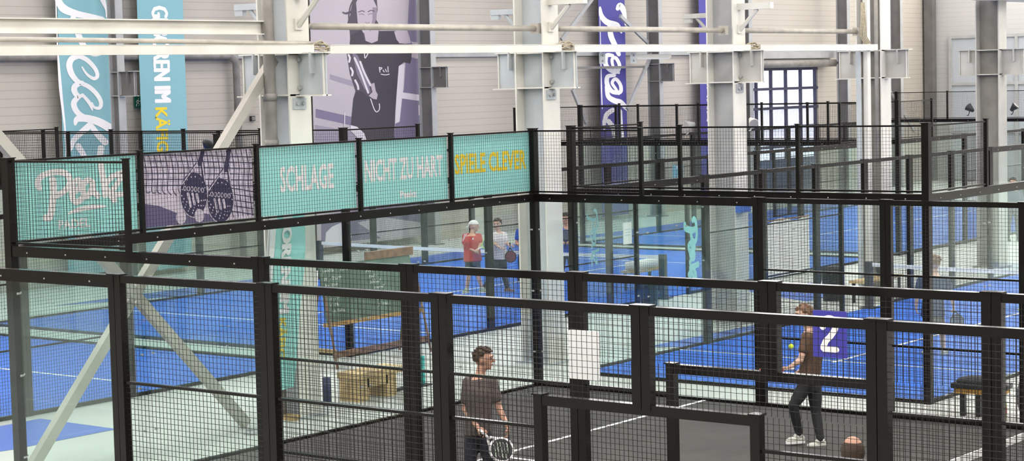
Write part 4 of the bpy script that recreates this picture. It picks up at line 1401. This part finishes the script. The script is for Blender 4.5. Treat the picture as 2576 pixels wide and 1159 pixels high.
def person(loc, label, J, face, torso, shirt, legs, legm, shoes_m, sole_m, hair_m, skin_m, sleeve=.5, shorts=None, voxel=.012, hw=1.0,
           hand_l=None, hand_r=None, socks=None, cap=None, bald=False, long_back=-.35, foot_yaw=(0, 0), group=None):
    """J: joint positions in a frame at the feet, x = viewer's right, y = away, z = up.
    face / torso: yaw of the face and chest (0 looks away from the viewer, PI towards the viewer, +PI/2 to the left)"""
    root = empty('person', loc, YAW, label, 'person', group)
    V = {k: Vector(v) for k, v in J.items()}
    sk = MB(); ex = MB()
    neck = V['neck']; hd = V['head']; r = .108
    chest = V['chest']; pel = V['pelvis']
    # body
    mid = (chest + pel) / 2
    rings(sk, [(pel - Vector((0, 0, .10)), .12 * hw, .09 * hw, torso), (pel, .155 * hw, .105 * hw, torso), (mid, .13 * hw, .10 * hw, torso), (chest, .155 * hw, .115 * hw, torso),
               (chest + (neck - chest) * .72, .13 * hw, .085 * hw, torso), (neck, .058, .058, torso)])
    capsule(sk, [neck - Vector((0, 0, .04)), neck + (hd - neck) * .45], [.058, .054])
    for s in 'lr':
        capsule(sk, [V['sh_' + s], V['el_' + s], V['wr_' + s]], [.050, .040, .026])
        sk.ell(V['el_' + s].lerp(V['wr_' + s], .3), (.041, .041, .041))
        capsule(sk, [V['hip_' + s], V['hip_' + s].lerp(V['kn_' + s], .45), V['kn_' + s], V['kn_' + s].lerp(V['an_' + s], .32), V['an_' + s]], [.080, .074, .050, .052, .033])
        w, e = V['wr_' + s], V['el_' + s]
        hs = hand_l if s == 'l' else hand_r
        d, n, c = hs if hs else ((w - e).normalized(), Vector((0, -1, 0)), .6)
        hand(ex, w, d, n, c)
    head_parts(root, hd, r, face, sk, hair_m, long_back, cap is None and not bald, .04, cap, bald)
    remesh(sk, 'body', skin_m, root, voxel, 2, ex)
    # shirt
    b = MB()
    g = .022
    rings(b, [(pel - Vector((0, 0, .06)), .170 * hw + g, .115 * hw + g, torso), (pel + Vector((0, 0, .05)), .158 * hw + g, .112 * hw + g, torso), (mid, .14 * hw + g, .108 * hw + g, torso),
              (chest, .165 * hw + g, .118 * hw + g, torso), (chest + (neck - chest) * .68, .135 * hw + g, .085 * hw + g, torso), (neck - Vector((0, 0, .035)), .075, .072, torso)])
    for s in 'lr':
        S, E = V['sh_' + s], V['el_' + s]
        capsule(b, [S, S.lerp(E, sleeve * .5), S.lerp(E, sleeve)], [.068, .066, .068])
        b.tube([S, chest + (neck - chest) * .55], [.066, .08], 12)
    o = remesh(b, 'shirt', shirt, root, voxel + .002, 2)
    # trousers or shorts
    b = MB()
    rings(b, [(pel - Vector((0, 0, .16)), .13 * hw, .10 * hw, torso), (pel - Vector((0, 0, .05)), .162 * hw + .012, .108 * hw + .012, torso), (pel + Vector((0, 0, .03)), .15 * hw + .01, .105 * hw + .01, torso)])
    for s in 'lr':
        h, k, a = V['hip_' + s], V['kn_' + s], V['an_' + s]
        if shorts is not None:
            e = h.lerp(k, shorts)
            capsule(b, [h, h.lerp(e, .5)], [.100, .098]); b.tube([h.lerp(e, .4), e], [.098, .098], 14)
        else:
            capsule(b, [h, h.lerp(k, .5), k, k.lerp(a, .35), a + Vector((0, 0, .03))], [.096, .088, .068, .066, .050])
    remesh(b, 'shorts' if shorts is not None else 'trousers', legm, root, voxel + .002, 2)
    for i, s in enumerate('lr'):
        if socks:
            q = MB(); a = V['an_' + s]; k = V['kn_' + s]
            q.tube([a - Vector((0, 0, .01)), a.lerp(k, .28)], [.040, .044], 12); q.build('sock', socks, root, True)
        shoe(root, V['an_' + s], foot_yaw[i], shoes_m, sole_m)
    return root


class Loc:
    """turns a measured point of the photograph into the frame of a person standing at (x, y)"""
    def __init__(s, x, y): s.o = Vector((x, y, 0))
    def __call__(s, u, v, dy=0.0):
        d = RC @ Vector(((u - 1288) / FPX, -(v - 579.5) / FPX, -1.0))
        t = ((s.o - CAMP).dot(FY) + dy) / d.dot(FY)
        p = CAMP + d * t - s.o
        return Vector((p.dot(RX), p.dot(FY), p.z))


def racket(loc, d, n, label, face_m, rim_m, size=1.0, parent_yaw=True):
    """d: butt -> head, n: normal of the face, in the viewer aligned frame; loc: world position of the butt"""
    d = Vector(d).normalized(); n = Vector(n); n = (n - n.dot(d) * d).normalized(); s = d.cross(n)
    r = empty('padel_racket', loc, YAW, label, 'racket')
    mx = Matrix((s, d, n)).transposed()
    T = lambda x, y, z: mx @ (Vector((x, y, z)) * size)
    b = MB(); cy, rx, ry, th = .325, .125, .130, .018
    N = 28
    F = [T(rx * math.cos(2 * PI * k / N), cy + ry * math.sin(2 * PI * k / N), th) for k in range(N)]
    B = [T(rx * math.cos(2 * PI * k / N), cy + ry * math.sin(2 * PI * k / N), -th) for k in range(N)]
    b.poly(F); b.poly(list(reversed(B)))
    b.build('hitting_face', face_m, r)
    b = MB()
    b.tube([T(rx * 1.0 * math.cos(2 * PI * k / N), cy + ry * math.sin(2 * PI * k / N), 0) for k in range(N + 1)], .0195 * size, 8)
    for q in (-1, 1): b.tube([T(q * .085, cy - .095, 0), T(q * .016, .13, 0)], .013 * size, 8)
    b.build('frame', rim_m, r, True)
    b = MB(); b.tube([T(0, 0, 0), T(0, .15, 0)], .016 * size, 10); b.ell(T(0, 0, 0), (.02, .02, .02), 8, 6); b.build('handle', M['ink'] if rim_m != M['dark'] else M['dark'], r, True)
    b = MB()
    for i in range(-2, 3):
        for j in range(-2, 3):
            if i * i + j * j > 6: continue
            for q in (1, -1):
                c = (i * .036, cy + j * .038)
                b.poly([T(c[0] + .006 * math.cos(k * PI / 3), c[1] + .006 * math.sin(k * PI / 3), q * (th + .0008)) for k in range(6)])
    b.build('face_holes', M['dark'], r)
    return r, T


def wpt(L, p):  # local person frame -> world
    return L.o + RX * p[0] + FY * p[1] + Vector((0, 0, p[2]))


brown_t = mat('brown_grey_shirt', (.125, .10, .092), .85, noise=.12, nscale=14)
brown_p = mat('dark_brown_shirt', (.115, .062, .036), .85, noise=.12, nscale=14)
hair_b = mat('brown_hair', (.060, .032, .018), .6)
hair_l = mat('light_brown_hair', (.16, .085, .045), .6)
hair_d = mat('dark_hair', (.022, .016, .013), .6)
blk = mat('black_trousers', (.012, .012, .015), .75)
nvy = mat('navy_trousers', (.018, .02, .035), .75)
red = mat('red_shirt', (.50, .028, .03), .8)
wht = mat('white_shirt', (.80, .74, .73), .8)
blu = mat('blue_shirt', (.025, .10, .50), .8)
nvs = mat('navy_shirt', (.028, .045, .115), .8)
khk = mat('grey_brown_shorts', (.14, .115, .10), .8)
sh_w = mat('white_shoe', (.62, .62, .56), .6)
sh_y = mat('grey_green_shoe', (.42, .46, .34), .6)
sh_b = mat('brown_shoe', (.20, .10, .08), .6)
sh_d = mat('black_shoe', (.02, .02, .02), .6)
lime = mat('lime_rim', (.40, .55, .10), .5)
redr = mat('red_racket', (.45, .02, .03), .5)
drk_r = mat('dark_red_racket', (.16, .02, .04), .5)
blue_r = mat('blue_grey_racket', (.10, .12, .18), .5)
orng = mat('orange_red_racket', (.75, .07, .05), .5)

# 1 - foreground player in the brown grey shirt
L = Loc(4.65, 2.86)
q = L
J = dict(head=q(1217, 902), neck=q(1207, 940), chest=q(1206, 985), pelvis=q(1203, 1078),
         sh_l=q(1177, 962, -.03), el_l=q(1170, 1030, -.02), wr_l=q(1203, 1076, -.20), sh_r=q(1238, 960, .03), el_r=q(1254, 1024, .02), wr_r=q(1277, 1072, -.14),
         hip_l=q(1190, 1092), hip_r=q(1218, 1092))
for s, dx in (('l', -.10), ('r', .12)):
    h = J['hip_' + s]
    J['kn_' + s] = Vector((h.x + dx * .4, -.06, .48)); J['an_' + s] = Vector((h.x + dx * .7, .0 if s == 'l' else .12, .11))
person((4.65, 2.86, 0), 'young man in brown grey shirt holding a racket, at the front', J, -1.75, PI + .75, brown_t, None, nvy, sh_w, M['ink'], hair_b, M['skin'], .62, None, .009,
       hand_l=(Vector((.8, -.2, -.5)), Vector((.2, .3, -.9)), 1.1), hand_r=(Vector((.1, -.2, -1)), Vector((-1, 0, 0)), .9), foot_yaw=(PI + .6, PI + .2))
bp = wpt(L, J['wr_l'] + Vector((.02, -.03, -.02)))
r, T = racket(bp, (.72, -.12, -.68), (.28, -.92, .25), 'black and white padel racket held by the young man at the front', M['dark'], M['ink'])
b = MB()
for i in range(-4, 5):
    for j in range(-3, 4):
        if (i / 4.6) ** 2 + (j / 3.6) ** 2 > .85 or (i + j) % 2: continue
        for sgn in (1, -1):
            stroke(b, [(i * .023, .325 + j * .03 - .012), (i * .023 + .012, .325 + j * .03 + .014)], .012, lambda x, z, s_=sgn: T(x, z, s_ * .0192), False)
b.build('face_pattern', mat('pale_green_print', (.45, .52, .42), .6), r)

# 2 - player at the number sign, seen from behind
L = Loc(6.03, 7.64); q = L
J = dict(head=q(2021, 792), neck=q(2036, 826), chest=q(2046, 868), pelvis=q(2036, 952, .0),
         sh_l=q(2030, 848, -.10), el_l=q(2014, 905, -.18), wr_l=q(1984, 925, -.22), sh_r=q(2060, 846, .10), el_r=q(2040, 915, .05), wr_r=q(1996, 944, -.02),
         hip_l=q(2024, 972, -.06), hip_r=q(2048, 972, .06), kn_l=q(1996, 1020, -.10), an_l=q(2010, 1096, -.02), kn_r=q(2053, 1036, .02), an_r=q(2064, 1110, -.10))
person((6.03, 7.64, 0), 'man in brown shirt and black trousers, half hidden by the number sign', J, PI / 2 + .2, .9, brown_p, None, blk, sh_w, M['ink'], hair_l, M['skin2'], .55, None, .010,
       hand_l=(Vector((-1, 0, .1)), Vector((0, 0, -1)), 1.2), hand_r=(Vector((-1, 0, -.3)), Vector((0, -.3, 1)), .6), foot_yaw=(PI / 2 + .25, PI / 2 + .1))
racket(wpt(L, J['wr_l'] + Vector((.05, 0, -.01))), (-1, -.1, -.05), (-.05, -.38, 1), 'orange red padel racket held flat towards the flying ball', orng, orng, .9)

# 3 - bald head close to the lower edge
L = Loc(10.62, -.85); q = L
HX = q(2145, 1134)
hz = HX.z
J = dict(head=Vector((HX.x, 0, hz)), neck=Vector((HX.x, .0, hz - .18)), chest=Vector((HX.x, .0, hz - .38)), pelvis=Vector((HX.x, 0, hz - .70)))
for s, k in (('l', -1), ('r', 1)):
    J['sh_' + s] = Vector((HX.x + k * .19, 0, hz - .24)); J['el_' + s] = Vector((HX.x + k * .24, .02, hz - .53)); J['wr_' + s] = Vector((HX.x + k * .22, .0, hz - .76))
    J['hip_' + s] = Vector((HX.x + k * .09, 0, .90)); J['kn_' + s] = Vector((HX.x + k * .10, 0, .50)); J['an_' + s] = Vector((HX.x + k * .11, 0, .09))
person((10.62, -.85, 0), 'man with thinning hair seen from behind, only his head visible', J, .05, 0, nvs, None, blk, sh_w, M['ink'], hair_b, M['skin'], .55, None, .012, bald=True)

# 4 - man in the navy shirt on the narrow blue court
L = Loc(4.03, 15.98); q = L
J = dict(head=q(2352, 661), neck=q(2350, 688), chest=q(2348, 722), pelvis=q(2347, 786),
         sh_l=q(2317, 703), el_l=q(2307, 738), wr_l=q(2305, 770), sh_r=q(2380, 703), el_r=q(2392, 738), wr_r=q(2398, 768),
         hip_l=q(2336, 796), hip_r=q(2360, 796), kn_l=q(2333, 838), an_l=q(2331, 882), kn_r=q(2370, 838), an_r=q(2374, 880))
person((4.03, 15.98, 0), 'man in navy shirt and shorts walking away on the narrow blue court', J, -.35, 0, nvs, None, khk, sh_w, M['ink'], hair_l, M['skin2'], .55, .85, .012, hw=1.12,
       hand_l=(Vector((0, 0, -1)), Vector((1, 0, 0)), .7), hand_r=(Vector((.1, 0, -1)), Vector((-1, 0, 0)), 1.3), socks=None, foot_yaw=(.2, -.5), long_back=-.2)
racket(wpt(L, J['wr_r'] + Vector((0, 0, .0))), (.22, 0, -1), (0, -1, .1), 'dark padel racket hanging from the hand of the navy shirted man', blue_r, M['dark'], .85)

# 5 - man in the red shirt
L = Loc(-9.46, 20.18); q = L
J = dict(head=q(1192, 568), neck=q(1187, 587), chest=q(1186, 606), pelvis=q(1189, 650),
         sh_l=q(1170, 594, -.04), el_l=q(1168, 619, -.10), wr_l=q(1192, 630, -.22), sh_r=q(1205, 594, .04), el_r=q(1209, 614, -.04), wr_r=q(1203, 626, -.20),
         hip_l=q(1181, 658), hip_r=q(1197, 658), kn_l=q(1179, 694), an_l=q(1174, 728), kn_r=q(1202, 692), an_r=q(1213, 726))
rt = person((-9.46, 20.18, 0), 'man in red shirt and white backward cap holding a racket', J, -1.5, PI + .9, red, None, mat('grey_shorts', (.03, .028, .03), .8), sh_y, M['ink'], hair_d, M['skin'], .6, .72, .012, hw=1.35,
       hand_l=(Vector((1, -.2, -.2)), Vector((0, 0, -1)), 1.0), hand_r=(Vector((-.3, -1, -.2)), Vector((0, 0, -1)), 1.0), cap=wht, foot_yaw=(PI - .5, -2.0))
b = MB()
for k in range(3): stroke(b, [(k * .022, .0), (k * .022 + .05, .16)], .010, lambda x, z: Vector(q(1166, 596, -.145)) + Vector((x - .02, -.005, z - .09)), False)
b.build('shoulder_stripe', M['ink'], rt)
b = MB(); o5 = Vector(q(1187, 602, -.20)); b.poly([o5 + Vector((0, -.012, 0)), o5 + Vector((.05, -.012, 0)), o5 + Vector((.03, -.012, .045))]); b.build('chest_mark', M['ink'], rt)
racket(wpt(L, J['wr_r'] + Vector((-.04, -.06, -.02))), (.85, .05, .45), (.2, -.9, .3), 'dark padel racket with lime rim held by the red shirted man', blue_r, lime, .9)

# 6 - person in the white shirt
L = Loc(-8.9, 20.71); q = L
J = dict(head=q(1251, 564), neck=q(1253, 581), chest=q(1257, 600), pelvis=q(1258, 645),
         sh_l=q(1243, 590, -.03), el_l=q(1243, 612, -.10), wr_l=q(1256, 622, -.25), sh_r=q(1268, 590, .05), el_r=q(1274, 610, -.02), wr_r=q(1282, 618, -.18),
         hip_l=q(1252, 655), hip_r=q(1265, 655), kn_l=q(1243, 690), an_l=q(1220, 722), kn_r=q(1268, 688), an_r=q(1276, 726))
person((-8.9, 20.71, 0), 'person in white shirt and dark trousers with a red racket', J, PI - .3, PI - .5, wht, None, nvy, sh_b, M['ink'], hair_b, M['skin2'], .6, None, .012, hw=.95,
       hand_l=(Vector((1, -.2, -.1)), Vector((0, 0, -1)), 1.0), hand_r=(Vector((.6, -.6, .2)), Vector((0, 0, -1)), 1.0), socks=M['ink'], foot_yaw=(PI + .9, -1.9))
racket(wpt(L, J['wr_r'] + Vector((.01, -.05, .06))), (.02, -.05, -1), (.1, -1, 0), 'dark red padel racket hanging in front of the white shirted person', drk_r, M['dark'], .92)

# 7, 8 - two players in blue beyond the net
for (x, y, uh, vh, lab, fc) in ((-9.80, 22.75, 1321, 556, 'player in blue shirt mostly hidden behind the second column', PI / 2 + .5), (-8.07, 21.95, 1423, 550, 'bearded man in blue shirt raising a racket, right of the second column', PI - .4)):
    L = Loc(x, y); q = L
    c = q(uh, vh)
    o = c.x
    hz = c.z
    J = dict(head=Vector((o, 0, hz)), neck=Vector((o, 0, hz - .19)), chest=Vector((o + .02, 0, hz - .38)), pelvis=Vector((o + .02, 0, hz - .74)))
    for s, k in (('l', -1), ('r', 1)):
        J['sh_' + s] = Vector((o + .02 + k * .18, 0, hz - .24)); J['el_' + s] = Vector((o + k * .22, -.06, hz - .52)); J['wr_' + s] = Vector((o + k * .08 - (.12 if uh < 1400 else .02), -.28, hz - .50))
        J['hip_' + s] = Vector((o + k * .09, 0, hz - .80)); J['kn_' + s] = Vector((o + k * .12, 0, hz - 1.17)); J['an_' + s] = Vector((o + k * .16, 0, .11))
    person((x, y, 0), lab, J, fc, PI - .3, blu, None, nvy, sh_d, M['ink'], hair_d, M['skin'], .55, None, .012, hw=1.1,
           hand_l=(Vector((.3, -1, 0)), Vector((0, 0, -1)), 1.1), hand_r=(Vector((-.3, -1, 0)), Vector((0, 0, -1)), 1.1), foot_yaw=(PI, PI))
    if uh > 1400:
        racket(wpt(L, Vector((o - .03, -.36, hz - .62))), (.08, .05, 1), (.2, -1, 0), 'grey padel racket held upright by the bearded man', blue_r, M['dark'], .85)

# 9 - dark figure far right
L = Loc(-4.03, 37.3); q = L
c = q(2548, 458)
o = c.x
J = dict(head=Vector((o, 0, 1.62)), neck=Vector((o, 0, 1.44)), chest=Vector((o, 0, 1.25)), pelvis=Vector((o, 0, .92)))
for s, k in (('l', -1), ('r', 1)):
    J['sh_' + s] = Vector((o + k * .19, 0, 1.38)); J['el_' + s] = Vector((o + k * .25, 0, 1.10)); J['wr_' + s] = Vector((o + k * .24, -.08, .86))
    J['hip_' + s] = Vector((o + k * .09, 0, .86)); J['kn_' + s] = Vector((o + k * .12, 0, .48)); J['an_' + s] = Vector((o + k * .14, 0, .09))
person((-4.03, 37.3, 0), 'dark blue clothed person standing far off at the right edge', J, PI - .5, PI - .3, nvs, None, nvy, sh_d, sh_d, hair_d, M['skin'], .95, None, .014, hw=1.2, foot_yaw=(PI, PI))
